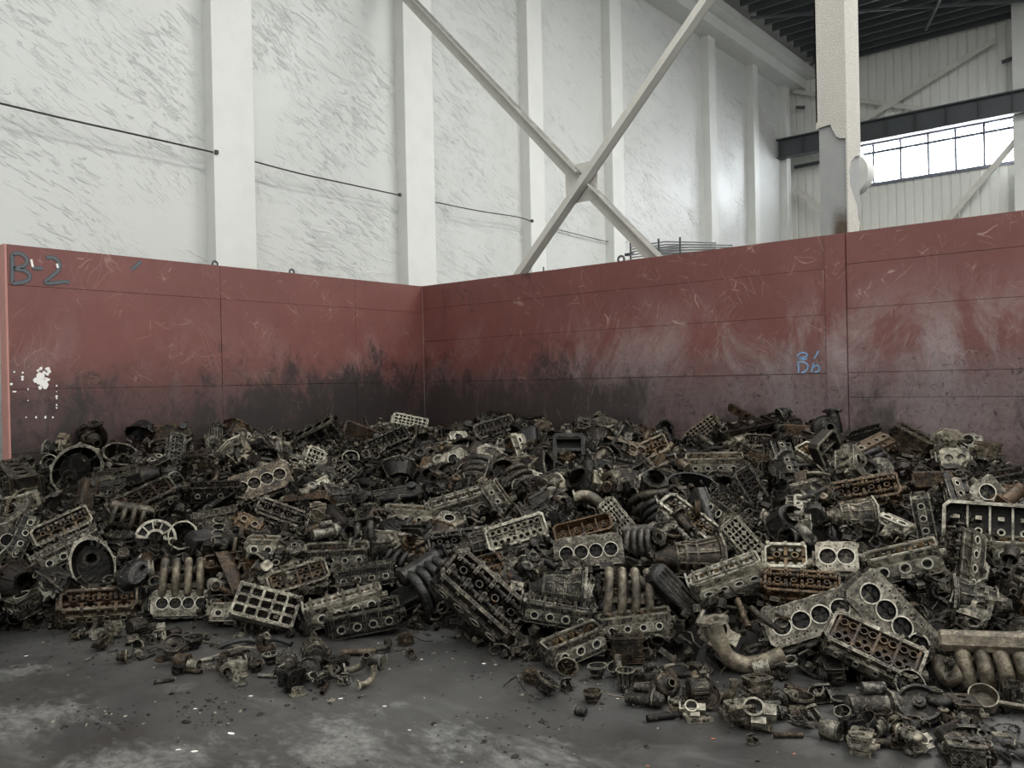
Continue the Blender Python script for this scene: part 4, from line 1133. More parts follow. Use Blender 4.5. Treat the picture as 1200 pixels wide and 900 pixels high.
def elbow(key, name, pts, r0, mat, flange=True):
    b_ = MB().pipe(smoothline(pts, 5), r0, .005, 12); P = [('tube', b_.mesh(name, mat, 45), None, None)]
    if flange:
        d = (Vector(pts[0]) - Vector(pts[1])).normalized(); Q = d.to_track_quat('Z', 'Y').to_matrix().to_4x4(); Q.translation = Vector(pts[0])
        P.append(('flange', MB().plate(rect(0, 0, r0 * 4.2, r0 * 2.9, r0), [circ(0, 0, r0 * .9, 14), circ(-r0 * 1.6, 0, r0 * .22, 7), circ(r0 * 1.6, 0, r0 * .22, 7)], -.006, .006, Q).mesh('flange', 'machined_metal', 30), None, None))
    s_ = [max(p[i] for p in pts) - min(p[i] for p in pts) + 2 * r0 for i in range(3)]
    reg(key, name, P, s_)
elbow('elbowA', 'pipe_elbow', [(-.09, 0, -.04), (-.03, 0, -.04), (.03, 0, -.01), (.05, 0, .04), (.05, 0, .09)], .026, 'pipe_metal')
elbow('elbowB', 'coolant_pipe', [(-.20, 0, 0), (-.1, .01, .01), (0, .0, .04), (.1, -.02, .02), (.2, -.02, -.03)], .014, 'pipe_metal')
elbow('elbowC', 'exhaust_elbow', [(-.13, 0, .05), (-.07, 0, .06), (.0, 0, .03), (.05, 0, -.04), (.07, 0, -.12)], .036, 'pipe_metal')
elbow('elbowD', 'exhaust_elbow', [(-.10, -.03, .12), (-.09, -.02, .06), (-.06, 0, -.03), (.01, .01, -.07), (.09, 0, -.06), (.17, 0, -.03)], .036, 'pipe_metal')
elbow('hoseA', 'rubber_hose', [(-.22, 0, 0), (-.1, .03, .02), (.02, .05, 0), (.12, .0, .02), (.22, -.06, .0)], .016, 'rubber', False)
elbow('tubeA', 'straight_tube', [(-.10, 0, 0), (0, 0.002, 0), (.10, 0, 0)], .019, 'steel_metal', False)
def rodlike(key, name, pts, r0, mat, seg=6, extra=None):
    b_ = MB().tube(smoothline(pts, 5), r0, seg)
    if extra: extra(b_)
    s_ = [max(p[i] for p in pts) - min(p[i] for p in pts) + 2 * r0 for i in range(3)]
    reg(key, name, [('rod', b_.mesh(name, mat, 45), None, None)], s_)
rodlike('wireA', 'bent_pipe', [(-.2, 0, 0), (-.08, .02, .01), (.04, 0, .05), (.12, -.03, .04), (.18, .02, -.02)], .006, 'steel_metal')
rodlike('dipstick', 'dipstick_tube', [(-.26, 0, .02), (-.1, .0, .0), (.1, .0, .01), (.26, .04, .0)], .0055, 'pipe_metal', 6, lambda m_: m_.plate(circ(-.27, 0, .018, 12), [circ(-.27, 0, .011, 10)], .016, .024))
rodlike('bolt', 'long_bolt', [(-.05, 0, 0), (0, 0, 0), (.05, 0, 0)], .006, 'steel_metal', 8, lambda m_: m_.lathe([(.011, -.006), (.011, .006)], 6, T(.05, 0, 0) @ RY(90)).lathe([(.014, -.001), (.014, .001)], 10, T(.043, 0, 0) @ RY(90)))
def camloose(key):
    cm = MB().cyl((-.2, 0, 0), (.2, 0, 0), .012, 10); r = random.Random(4)
    for k in range(8): cm.lathe([(.019, -.008), (.019, .008)], 12, T(-.16 + .045 * k, 0, 0) @ RX(r.uniform(0, 360)) @ T(0, 0, .007) @ RY(90))
    g_ = MB().lathe([(.014, -.008), (.045, -.008), (.045, .008), (.014, .008)], 22, T(-.2, 0, 0) @ RY(90))
    reg(key, 'loose_camshaft', [('shaft', cm.mesh('loose_camshaft', 'steel_metal', 40), None, None), ('sprocket', g_.mesh('sprocket', 'steel_metal', 40), None, None)], (.42, .09, .09))
camloose('cam')
def bracket(key, seed):
    r = random.Random(seed); w, h = r.uniform(.08, .14), r.uniform(.05, .09)
    b_ = MB().plate(rect(0, 0, w, h, .014), [circ(-w * .3, 0, .009, 9), circ(w * .28, h * .1, .014, 10)], -.006, .006)
    b_.plate(rect(0, 0, w * .7, .06, .01), [circ(0, 0, .01, 9)], -.005, .005, T(0, h / 2 - .006, .028) @ RX(90)); b_.box((w * .2, 0, .02), (.008, h * .9, .04)); b_.box((-w * .2, .01, .02), (.008, h * .8, .035))
    b_.cyl((-w * .3, 0, 0), (-w * .3, 0, .045), .013, 9)
    reg(key, 'mounting_bracket', [('plate', b_.mesh('mounting_bracket', 'cast_metal', 30), None, None)], (w, h, .06))
bracket('brackA', 91); bracket('brackB', 92); bracket('brackC', 93)
def filt(key):
    b_ = MB().lathe([(.012, -.05), (.034, -.05), (.037, -.044), (.037, .035), (.030, .048), (.008, .05)], 20, RY(90))
    e = MB().lathe([(.020, 0), (.039, 0), (.039, .006), (.020, .006)], 20, T(-.054, 0, 0) @ RY(90))
    reg(key, 'oil_filter', [('can', b_.mesh('oil_filter', 'sheet_metal', 40), None, None), ('end_ring', e.mesh('end_ring', 'machined_metal', 40), None, None)], (.11, .08, .08))
filt('filter')
def rings(key, seed):
    r = random.Random(seed); b_ = MB(); n = 26
    b_.tube([(.05 * math.cos(2 * PI * i / n), .05 * math.sin(2 * PI * i / n) * .8, .006 * math.sin(i * .9)) for i in range(n)], .0045, 5)
    reg(key, 'piston_ring', [('ring', b_.mesh('piston_ring', 'steel_metal', 45), None, None)], (.11, .09, .012))
rings('ring', 1)
def flywheel(key):
    r0 = .135; o_ = [((r0 if i % 2 else r0 * .975) * math.cos(2 * PI * i / 96), (r0 if i % 2 else r0 * .975) * math.sin(2 * PI * i / 96)) for i in range(96)]
    b_ = MB().plate(o_, [circ(0, 0, .03, 16)] + [circ(.05 * math.cos(k * PI / 3), .05 * math.sin(k * PI / 3), .007, 8) for k in range(6)], -.012, .006)
    f_ = MB().lathe([(.075, .006), (.125, .006), (.125, .014), (.075, .014)], 36, cap=False)
    reg(key, 'flywheel', [('disc', b_.mesh('flywheel', 'steel_metal', 30), None, None), ('friction_face', f_.mesh('friction_face', 'machined_metal', 40), None, None)], (.27, .27, .03))
flywheel('flywheel')
def cheese(key):
    """filter cup with a handle-like stub"""
    b_ = MB().lathe([(.02, -.03), (.052, -.028), (.055, .03), (.050, .03), (.046, -.02), (.01, -.02)], 24); b_.cyl((.05, 0, -.01), (.17, 0, -.02), .011, 9)
    reg(key, 'strainer_cup', [('cup', b_.mesh('strainer_cup', 'pipe_metal', 40), None, None)], (.22, .11, .06))
cheese('cup')
# ================================================================== THE HEAP
def interp(tab, x):
    if x <= tab[0][0]: return tab[0][1]
    for (a, p), (c, q) in zip(tab, tab[1:]):
        if x <= c: return p + (q - p) * (x - a) / (c - a)
    return tab[-1][1]
FOOT = [(-200, 742), (0, 742), (100, 735), (230, 728), (300, 745), (370, 752), (450, 735), (520, 742), (600, 778), (680, 782), (760, 775), (820, 792), (900, 795), (990, 806), (1080, 812), (1200, 818), (1400, 825)]
CREST = [(-200, 556), (20, 556), (60, 528), (100, 512), (200, 500), (300, 514), (380, 503), (497, 496), (600, 496), (700, 497), (760, 508), (830, 496), (900, 500), (960, 496), (1050, 518), (1100, 524), (1150, 522), (1200, 562), (1400, 580)]
def wall_depth(px):
    d = ray(px, 450); best = 1e9
    if d.x < 0: best = min(best, (0.0 - CAM.x) / d.x)
    if d.y > 0: best = min(best, (0.0 - CAM.y) / d.y)
    return (d * best).dot(fwd)
PROF = {}
for px in range(-200, 1401, 10):
    ft = on_plane(px, interp(FOOT, px), 2, 0.0); zf = (ft - CAM).dot(fwd)
    zb = wall_depth(px) - 0.1
    d = ray(px, interp(CREST, px)); hb = (CAM + d * (zb / d.dot(fwd))).z
    PROF[px] = (zf, zb, hb)
def prof(px):
    px = max(-200, min(1399.9, px)); a = int(px // 10) * 10; k = (px - a) / 10
    return [PROF[a][i] * (1 - k) + PROF[a + 10][i] * k for i in range(3)]
def height(x, y):
    px, py, z = project((x, y, 0.6))
    zf, zb, hb = prof(px)
    t_ = (z - zf) / (zb - zf)
    if t_ <= 0: return 0.0
    return hb * min(1.0, t_) ** 0.58 * (1 + 0.05 * math.sin(3.1 * x + 1.3 * y) * math.sin(2.3 * y - x))
def surface(px, py):
    d = ray(px, py); s_ = 2.5; last = s_
    while s_ < 14:
        p = CAM + d * s_
        if p.z <= height(p.x, p.y) or p.x < 0.2 or p.y > -0.2 or p.z <= 0.03: break
        s_ += 0.03
    return CAM + d * s_

MEMBERS = []
CATS = dict(cylinder_head='cylinder head', engine_block='engine block', inlet_manifold='manifold', exhaust_manifold='manifold', bell_housing='bell housing', timing_cover='timing cover', gearbox_bell='gearbox bell', pump_flange='flange', thermostat_flange='flange', oil_pan='oil pan', timing_case='timing case', gearbox='gearbox', valve_cover='valve cover', cover_tray='cover', bearing_girdle='girdle', starter_motor='starter motor', alternator='alternator', turbocharger='turbocharger', water_pump='water pump', throttle_body='throttle body', carburettor='carburettor', crank_pulley='pulley', sprocket='sprocket', piston_rod='piston', pipe_elbow='pipe', coolant_pipe='pipe', exhaust_elbow='pipe', rubber_hose='hose', straight_tube='tube', bent_pipe='pipe', dipstick_tube='dipstick', long_bolt='bolt', loose_camshaft='camshaft', mounting_bracket='bracket', oil_filter='filter', piston_ring='ring', flywheel='flywheel', strainer_cup='strainer')
def spawn(key, M, label, tone=0.5, rust=0.0, group=None):
    K = KINDS[key]; root = None; made = []
    for i, (nm, me, kind, par) in enumerate(K['parts']):
        o = bpy.data.objects.new(K['name'] if i == 0 else nm, me)
        COL.objects.link(o)
        o['tone'] = float(tone * .5 if nm == 'shell' and me.name[0] in 'btgp' else tone); o['rust'] = float(rust)
        if i == 0:
            root = o; o.matrix_world = M
        else:
            o.parent = root if par is None else made[par]
            if kind: o['kind'] = kind
        made.append(o)
    root['label'] = label; root['category'] = CATS[K['name']]
    if group: root['group'] = group
    return root
FACES = dict(
    top=Matrix(((1, 0, 0), (0, 1, 0), (0, 0, 1))),
    deck=Matrix(((1, 0, 0), (0, -1, 0), (0, 0, -1))),
    inlet=Matrix(((1, 0, 0), (0, 0, 1), (0, -1, 0))),
    exh=Matrix(((-1, 0, 0), (0, 0, 1), (0, 1, 0))),
    end=Matrix(((0, 1, 0), (0, 0, 1), (1, 0, 0))))
def face_matrix(P, face, roll, yaw, pitch, sc):
    zv = (CAM - P).normalized(); xv = (c_right - zv * c_right.dot(zv)).normalized(); yv = zv.cross(xv)
    V = Matrix((xv, yv, zv)).transposed()
    Rm = V @ Matrix.Rotation(R(roll), 3, 'Z') @ Matrix.Rotation(R(pitch), 3, 'X') @ Matrix.Rotation(R(yaw), 3, 'Y') @ FACES[face]
    return Matrix.Translation(P) @ Rm.to_4x4() @ Matrix.Scale(sc, 4)

def floor_clear(M, key, rest=False):
    """lift a piece clear of the floor (or set it down on it)"""
    low = 1e9
    for q in KINDS[key]['parts']:
        for v_ in q[1].vertices:
            z_ = M[2][0] * v_.co.x + M[2][1] * v_.co.y + M[2][2] * v_.co.z
            if z_ < low: low = z_
    low += M[2][3]
    if rest or low < 0.001: return Matrix.Translation((0, 0, 0.001 - low)) @ M
    return M
# Things one can pick out in the photograph:
# key, px, py, length in px, roll, face, yaw, pitch, tone, rust, label, short reference (or None)
LM = [
 ('bellC', 86, 556, 62, 62, 'top', -12, 8, .72, 0, 'large bell housing with pale rim and two openings, by the wall end', 'the twin-opening bell housing'),
 ('coverC', 103, 580, 30, 72, 'top', 20, 25, .42, .2, 'small ribbed cover hanging below the twin-opening bell housing', None),
 ('flangeA', 57, 541, 18, 10, 'top', -20, -25, .75, 0, 'small pale flange standing up beside the twin-opening bell housing', None),
 ('turbo', 109, 515, 34, 15, 'top', 15, 30, .42, .1, 'lumpy dark turbocharger on the crest near the wall lettering', 'the crest turbocharger'),
 ('panA', 163, 508, 44, 50, 'top', -62, 20, .40, 0, 'dark pan standing on edge on the crest, its tip pointing up', 'the upended pan'),
 ('coverC', 196, 508, 52, 14, 'top', 10, -35, .55, 0, 'ridged cover on the crest beside the upended pan', 'the ridged crest cover'),
 ('bellB', 142, 532, 40, -8, 'top', 5, -52, .55, .1, 'tilted bell housing showing an oval mouth, just under the crest', 'the oval-mouthed bell housing'),
 ('gearA', 154, 563, 66, 20, 'inlet', -15, 12, .42, .1, 'dark gearbox with finned case under the oval-mouthed bell housing', 'the finned gearbox'),
 ('headF', 168, 588, 76, 22, 'inlet', 8, 38, .46, 0, 'long dark cylinder head with two rows of openings rising to one side', 'the two-row head'),
 ('headD', 205, 530, 44, 82, 'top', 20, 10, .36, 0, 'dark cylinder head upended behind the finned gearbox', None),
 ('carb', 230, 538, 28, 4, 'inlet', 10, 20, .45, .2, 'grey carburettor perched below the ridged crest cover', None),
 ('flywheel', 250, 522, 26, 0, 'top', 40, -20, .5, 0, 'thin tilted flywheel disc glinting on the crest', None),
 ('headA', 252, 575, 58, 2, 'inlet', 0, 22, .34, 0, 'black cylinder head with four faint ports beside the rusty chambered head', None),
 ('headB', 305, 568, 70, 24, 'deck', 10, -20, .42, .35, 'big cylinder head showing four bronze-tinted chambers, tilted upward', 'the bronze-chambered head'),
 ('headA', 74, 619, 64, 28, 'top', 0, -25, .62, .15, 'open cylinder head with pale frame and spring wells, near the wall end', 'the open pale-framed head'),
 ('headG', 80, 643, 72, 30, 'inlet', 0, 15, .66, 0, 'grey cylinder head with four round ports leaning below the open pale-framed head', 'the leaning four-port head'),
 ('headD', 22, 632, 60, 70, 'inlet', 10, 10, .42, 0, 'cylinder head standing steeply at the wall end of the heap', 'the steep end head'),
 ('fan', 182, 632, 46, -3, 'top', 5, -8, .80, 0, 'bright fan-ribbed timing case with an arched notch', 'the fan-ribbed case'),
 ('ringA', 214, 627, 33, 0, 'top', -14, -8, .92, 0, 'round gearbox bell with bright rim and deep dark bore', 'the bright-rimmed bell'),
 ('timingA', 112, 671, 66, 112, 'top', -8, -6, .88, 0, 'pear-shaped timing cover with bright rim and round boss', 'the pear-shaped cover'),
 ('panA', 156, 674, 48, 52, 'deck', 25, 10, .55, 0, 'shell-like cast cover leaning beside the pear-shaped cover', None),
 ('inletD', 213, 682, 56, 2, 'inlet', 0, 14, .60, .22, 'manifold of four brown curved runners standing above a chambered head', 'the four brown runners'),
 ('headC', 252, 607, 52, 12, 'inlet', 0, 20, .50, 0, 'dark cylinder head with four small square ports', 'the square-port head'),
 ('trayB', 266, 658, 44, 8, 'top', 0, -40, .45, .6, 'open cover with amber varnish inside', 'the amber cover'),
 ('headS', 309, 640, 36, 0, 'inlet', -10, 12, .85, 0, 'short bright cylinder head with one clear port, mid heap', 'the short bright head'),
 ('headG', 213, 712, 66, 1, 'deck', 0, -6, .60, 0, 'cylinder head facing forward with four round chambers below the brown runners', 'the forward chambered head'),
 ('headA', 116, 715, 82, 4, 'top', 0, -42, .52, .45, 'long cylinder head with golden valve gear at the foot of the heap', 'the golden-valved head'),
 ('headS', 264, 714, 34, 0, 'inlet', 0, 12, .85, 0, 'pale cylinder head end with two round ports by the forward chambered head', 'the two-port pale end'),
 ('girdle', 312, 722, 74, -16, 'top', -5, -25, .62, .1, 'pale ladder-like bearing girdle lying at the foot of the heap', 'the ladder girdle'),
 ('headG', 405, 709, 88, 16, 'inlet', 0, 18, .80, .05, 'pale cylinder head with four round ports slanting upward at the foot', 'the slanting pale head'),
 ('headD', 427, 738, 84, 11, 'inlet', 0, 25, .40, 0, 'dark cylinder head with four large ports lying on the floor edge', 'the dark floor-edge head'),
 ('headA', 395, 650, 74, 2, 'inlet', 3, 20, .62, 0, 'grey cylinder head with four ports set level, mid heap', 'the level four-port head'),
 ('headA', 484, 604, 66, -3, 'inlet', 0, 14, .80, 0, 'bright cylinder head with four ringed ports at the heart of the heap', 'the ringed-port head'),
 ('headB', 538, 592, 70, 15, 'inlet', 4, 25, .72, 0, 'cylinder head with four oval ports rising beside the ringed-port head', 'the oval-port head'),
 ('headA', 589, 590, 58, -56, 'inlet', 5, 10, .72, 0, 'cylinder head tipped steeply down beside the honeycomb head', 'the steep ported head'),
 ('headD', 606, 626, 72, 17, 'top', 0, -20, .76, 0, 'cylinder head with pale honeycomb of round tappet wells', 'the honeycomb head'),
 ('flangeB', 411, 536, 20, 0, 'top', -5, -10, .80, 0, 'bright square-cornered flange with a dark hole near the crest', 'the bright flange'),
 ('bellB', 466, 552, 46, 80, 'deck', -38, 15, .52, 0, 'ribbed round bell housing turned back outward, upper heap', 'the round ribbed housing'),
 ('coverB', 464, 580, 64, 8, 'top', 0, -50, .42, 0, 'smooth dark valve cover below the round ribbed housing', 'the smooth dark cover'),
 ('gearB', 408, 585, 52, 6, 'inlet', 12, 15, .50, 0, 'grey gearbox case beside the smooth dark cover', 'the grey gearbox'),
 ('headC', 478, 497, 42, -12, 'top', 0, -25, .82, 0, 'bright gridded cylinder head on the crest in the wall corner', 'the bright crest head'),
 ('coverC', 424, 510, 52, -18, 'top', 8, -20, .52, .1, 'ribbed cover tilted on the crest near the wall corner', 'the tilted crest cover'),
 ('blockB', 374, 513, 52, 32, 'inlet', -10, 25, .46, 0, 'dark engine block tipped on the crest before the short red wall', 'the tipped crest block'),
 ('headD', 455, 520, 54, 30, 'top', 10, -40, .36, 0, 'black cylinder head sloping below the bright crest head', None),
 ('headC', 427, 673, 74, 8, 'inlet', 0, 12, .40, 0, 'dark cylinder head with four rectangular ports above the slanting pale head', 'the rectangular-port head'),
 ('inletC', 503, 694, 56, 28, 'inlet', 25, 10, .45, 0, 'dark manifold with bent runners jutting over the gap at the foot', 'the dark bent manifold'),
 ('coverA', 490, 690, 70, 30, 'top', 0, -30, .35, 0, 'dark flat cover sloping beside the dark bent manifold', None),
 ('headB', 565, 737, 112, -38, 'top', 5, -28, .40, .1, 'long dark twin-cam cylinder head sloping down to the floor', 'the sloping twin-cam head'),
 ('headG', 690, 648, 80, 6, 'deck', 0, -10, .50, .05, 'cylinder head with four large pale-ringed chambers, mid heap', 'the pale-ringed chambered head'),
 ('trayB', 684, 621, 68, 14, 'top', 0, -45, .40, .9, 'long cover with rust-orange bays above the pale-ringed chambered head', 'the rust-orange cover'),
 ('inletC', 750, 638, 36, 4, 'inlet', -12, 5, .66, .1, 'barrel-like manifold of four ribbed runners, mid heap', 'the ribbed barrel manifold'),
 ('elbowC', 698, 590, 48, 5, 'inlet', 0, 5, .66, .05, 'thick curved exhaust elbow arching over the heap', 'the arched elbow'),
 ('headC', 722, 605, 46, -52, 'top', 0, -10, .72, 0, 'ribbed head tipped steeply under the arched elbow', None),
 ('panA', 811, 568, 60, -8, 'top', 0, -42, .30, 0, 'black oval oil pan lying open, upper heap', 'the oval oil pan'),
 ('headA', 837, 543, 66, 1, 'inlet', 0, 18, .76, .15, 'tan cylinder head with four ports set level, upper heap', 'the tan crest head'),
 ('headC', 871, 634, 58, -50, 'top', 0, -12, .66, .15, 'tan gridded cylinder head tipped down toward the shiny ported head', 'the tan gridded head'),
 ('headB', 853, 677, 84, 19, 'inlet', 0, 25, .84, 0, 'shiny cylinder head with four ports rising to one side', 'the shiny ported head'),
 ('gearA', 805, 655, 76, -4, 'exh', 14, 15, .50, .2, 'brownish gearbox with stepped round housings, mid heap', 'the stepped gearbox'),
 ('inletD', 734, 700, 66, -4, 'inlet', 8, 10, .62, .15, 'manifold of four arched runners above the violet-grey head', 'the arched runners'),
 ('headA', 744, 730, 84, 6, 'inlet', 0, 14, .66, .05, 'cylinder head with four pale-ringed ports near the floor, below the arched runners', 'the low pale-ringed head'),
 ('headG', 655, 716, 84, -9, 'inlet', 0, 22, .52, 0, 'dark cylinder head with paired bright ports beside the low pale-ringed head', 'the paired-port head'),
 ('headE', 672, 758, 72, 14, 'inlet', 18, 25, .68, .05, 'grey cylinder head with upright studs at the floor edge', 'the studded head'),
 ('gearB', 652, 694, 64, -6, 'exh', 0, 5, .55, 0, 'slim grey gearbox tail lying over the paired-port head', None),
 ('coverB', 797, 700, 92, -38, 'top', 15, -35, .40, 0, 'long dark beam-like cover sloping down mid heap', 'the beam-like cover'),
 ('elbowA', 766, 684, 44, -36, 'inlet', 0, 10, .66, .1, 'pale pipe elbow resting on the beam-like cover', None),
 ('carb', 735, 765, 50, 2, 'inlet', 0, 15, .42, .35, 'rusty carburettor lump at the floor edge', 'the rusty carburettor'),
 ('elbowD', 868, 764, 96, 2, 'inlet', 0, 10, .74, .22, 'thick pale brown exhaust elbow curling at the foot of the heap', 'the curling elbow'),
 ('throttle', 836, 740, 46, -28, 'top', 10, -15, .70, .25, 'brown square-flanged body with dark bore at the foot', 'the square-flanged body'),
 ('headG', 952, 728, 106, 17, 'deck', 0, -18, .52, .05, 'large cylinder head with four clear chambers tilted at the foot', 'the large tilted chambered head'),
 ('headB', 1040, 728, 112, -48, 'deck', 10, -22, .54, .05, 'cylinder head with four chambers and passages sloping steeply down', 'the steep chambered head'),
 ('headF', 1024, 784, 106, -28, 'top', 0, -34, .56, .10, 'long cylinder head with open wells pointing down onto the floor', 'the long floor-pointing head'),
 ('exhC', 1158, 782, 98, -3, 'inlet', 0, 6, .60, .22, 'tan exhaust manifold with shield and four fat tubes', 'the shielded manifold'),
 ('gearB', 1150, 705, 60, -12, 'inlet', 10, 20, .55, .05, 'grey gearbox piece with round covers above the shielded manifold', 'the grey gearbox piece'),
 ('carb', 1140, 712, 44, -20, 'top', 0, -20, .78, 0, 'pale carburettor body with lugs above the shielded manifold', None),
 ('headE', 1058, 657, 82, 13, 'inlet', 0, 18, .76, 0, 'cylinder head with three big round ports, lower side of the heap', 'the three-port head'),
 ('headD', 1084, 612, 66, -84, 'inlet', 10, 0, .60, 0, 'cylinder head standing on end with four dark ports', 'the upright head'),
 ('trayA', 1160, 618, 96, -5, 'top', 0, -12, .80, .05, 'large open cover with bright rim and dark posts inside', 'the bright-rimmed open cover'),
 ('headS', 1188, 645, 46, -3, 'inlet', 0, 15, .78, 0, 'head end with two pale ringed ports at the frame edge', None),
 ('coverC', 1092, 563, 48, 8, 'top', 15, -25, .55, .05, 'grey ribbed cover like folded cloth, upper heap', 'the folded-looking cover'),
 ('carb', 1118, 540, 50, 6, 'top', 10, -20, .80, 0, 'bright carburettor body with many bosses on the crest', 'the bright crest carburettor'),
 ('carb', 1156, 527, 44, -10, 'inlet', -10, 5, .75, .55, 'gold-stained carburettor on the crest by the long wall', 'the gold carburettor'),
 ('throttle', 1137, 517, 22, 5, 'top', -10, -10, .80, 0, 'bright upright throttle body on the crest', None),
 ('headB', 1014, 580, 78, 10, 'top', 0, -40, .42, .75, 'rust-brown cylinder head with exposed springs, upper heap', 'the rust-brown spring head'),
 ('elbowB', 946, 560, 56, 16, 'inlet', 0, 5, .70, .1, 'pale bent coolant pipe lying across the upper heap', None),
 ('gearB', 994, 606, 52, -5, 'exh', 20, 10, .70, .15, 'pale rounded gearbox case, mid heap by the upright head', 'the pale rounded gearbox'),
 ('headS', 921, 657, 46, -2, 'top', 0, -30, .85, .1, 'short pale head with bright combustion pocket beside its twin', 'the short pale head'),
 ('headS', 981, 657, 46, 0, 'deck', 0, -20, .72, .15, 'short tan head with a valve-filled pocket beside its paler twin', 'the short tan head'),
 ('headB', 940, 690, 84, -4, 'top', 0, -45, .36, .9, 'dark red-brown cylinder head crowded with valve gear', 'the red-brown head'),
 ('headS', 768, 528, 34, 24, 'top', 0, -30, .80, .7, 'small golden head on the upper heap', 'the golden crest head'),
 ('carb', 636, 503, 26, 80, 'top', 0, -10, .75, .5, 'golden carburettor standing on the crest of the long wall', 'the golden crest carburettor'),
 ('brackA', 664, 503, 40, -4, 'top', 0, -15, .60, 0, 'pierced dark bracket plate on the crest', None),
 ('headF', 580, 503, 48, 22, 'top', 10, -30, .42, 0, 'dark cylinder head on the crest past the wall corner', 'the dark corner-crest head'),
 ('coverB', 538, 502, 44, 10, 'top', 0, -25, .50, .1, 'ribbed cover on the crest just past the wall corner', None),
 ('headC', 824, 505, 44, 40, 'top', 10, -25, .42, .5, 'brown gridded head tipped up on the crest', 'the brown crest grid'),
 ('headH', 622, 540, 52, 4, 'inlet', 0, 18, .80, .05, 'narrow cream head with a row of ports, upper heap', 'the narrow cream head'),
 ('headH', 905, 520, 66, -3, 'top', 0, -35, .35, .25, 'long dark head with a row of wells below the long wall', 'the long crest head'),
 ('coverC', 934, 506, 34, -4, 'top', 0, -20, .60, .5, 'gold-tinged ribbed cover on the crest by the column', 'the gold ribbed cover'),
 ('turbo', 968, 503, 44, 0, 'top', 20, -10, .30, 0, 'black tangled turbocharger on the crest under the column', 'the black crest turbocharger'),
 ('trayB', 1010, 508, 44, 18, 'top', 0, -70, .28, 0, 'black flat cover seen edge-on on the crest', None),
 ('blockB', 1068, 520, 48, -25, 'inlet', -20, 20, .48, .45, 'brown-streaked engine block on the crest past the column', 'the brown-streaked block'),
 ('headA', 1165, 565, 66, 12, 'inlet', 0, 18, .44, 0, 'dark cylinder head with a row of ports under the bright crest carburettor', None),
 ('headF', 880, 573, 54, -58, 'top', 10, -20, .40, 0, 'dark cylinder head lying askew past the oval oil pan', None),
 ('gearA', 560, 640, 62, 8, 'exh', 20, 20, .40, .1, 'dark gearbox lying under the honeycomb head', None),
 ('headB', 540, 640, 76, 12, 'top', 8, -40, .38, 0, 'dark cylinder head with twin shafts below the oval-port head', None),
 ('headG', 330, 605, 62, -20, 'top', 0, -35, .44, .1, 'dark cylinder head with shafts below the bronze-chambered head', None),
 ('headF', 350, 680, 70, 20, 'top', 5, -35, .55, .2, 'brownish cylinder head with a row of wells beside the level four-port head', None),
 ('inletA', 150, 606, 44, -10, 'inlet', 0, 20, .50, .1, 'grey manifold with a log plenum under the two-row head', None),
 ('snag', 0, 0, 0, 0, '', 0, 0, 0, 0, '', None),
]
LM = [l for l in LM if l[0] != 'snag']
BOX = []      # px, py, half width, half height, depth
REFS = []
for key, px, py, wpx, roll, face, yaw, pitch, tone, rust, label, ref in LM:
    P = surface(px, py)
    K = KINDS[key]; sx, sy, sz = K['size']
    dep = (P - CAM).dot(fwd)
    sc = max(0.62, min(1.35, wpx * dep / F / sx))
    hgt = {'top': sy, 'deck': sy, 'inlet': sz, 'exh': sz, 'end': sz}[face] * sc
    thick = {'top': sz, 'deck': sz, 'inlet': sy, 'exh': sy, 'end': sx}[face] * sc
    P = P - (P - CAM).normalized() * (thick * 0.12 + (0.05 if K['name'] in ('bell_housing', 'timing_cover', 'gearbox_bell', 'pump_flange', 'thermostat_flange', 'timing_case') else 0.0))
    rad = 0.5 * max(sx, sy, sz) * sc
    ex = rad * 0.9
    cap = 0.29 if K['name'] == 'engine_block' else 0.20
    P.x = max(P.x, min(ex, cap) + 0.03); P.y = min(P.y, -min(ex, 0.20) - 0.03)
    # rest on the floor at the foot of the heap
    M = face_matrix(P, face, roll, yaw, pitch, sc)
    low = min((M @ Vector((i * sx / 2, j * sy / 2, k * sz / 2))).z for i in (-1, 1) for j in (-1, 1) for k in (-1, 1))
    M = floor_clear(M, key) if low < 0.05 else M
    spawn(key, M, label, tone, rust)
    c, s_ = abs(math.cos(R(roll))), abs(math.sin(R(roll)))
    W_, H_ = sx * sc * F / dep / 2, hgt * F / dep / 2
    BOX.append((px, py, W_ * c + H_ * s_, W_ * s_ + H_ * c, dep))
    if ref: REFS.append((px, py, ref))

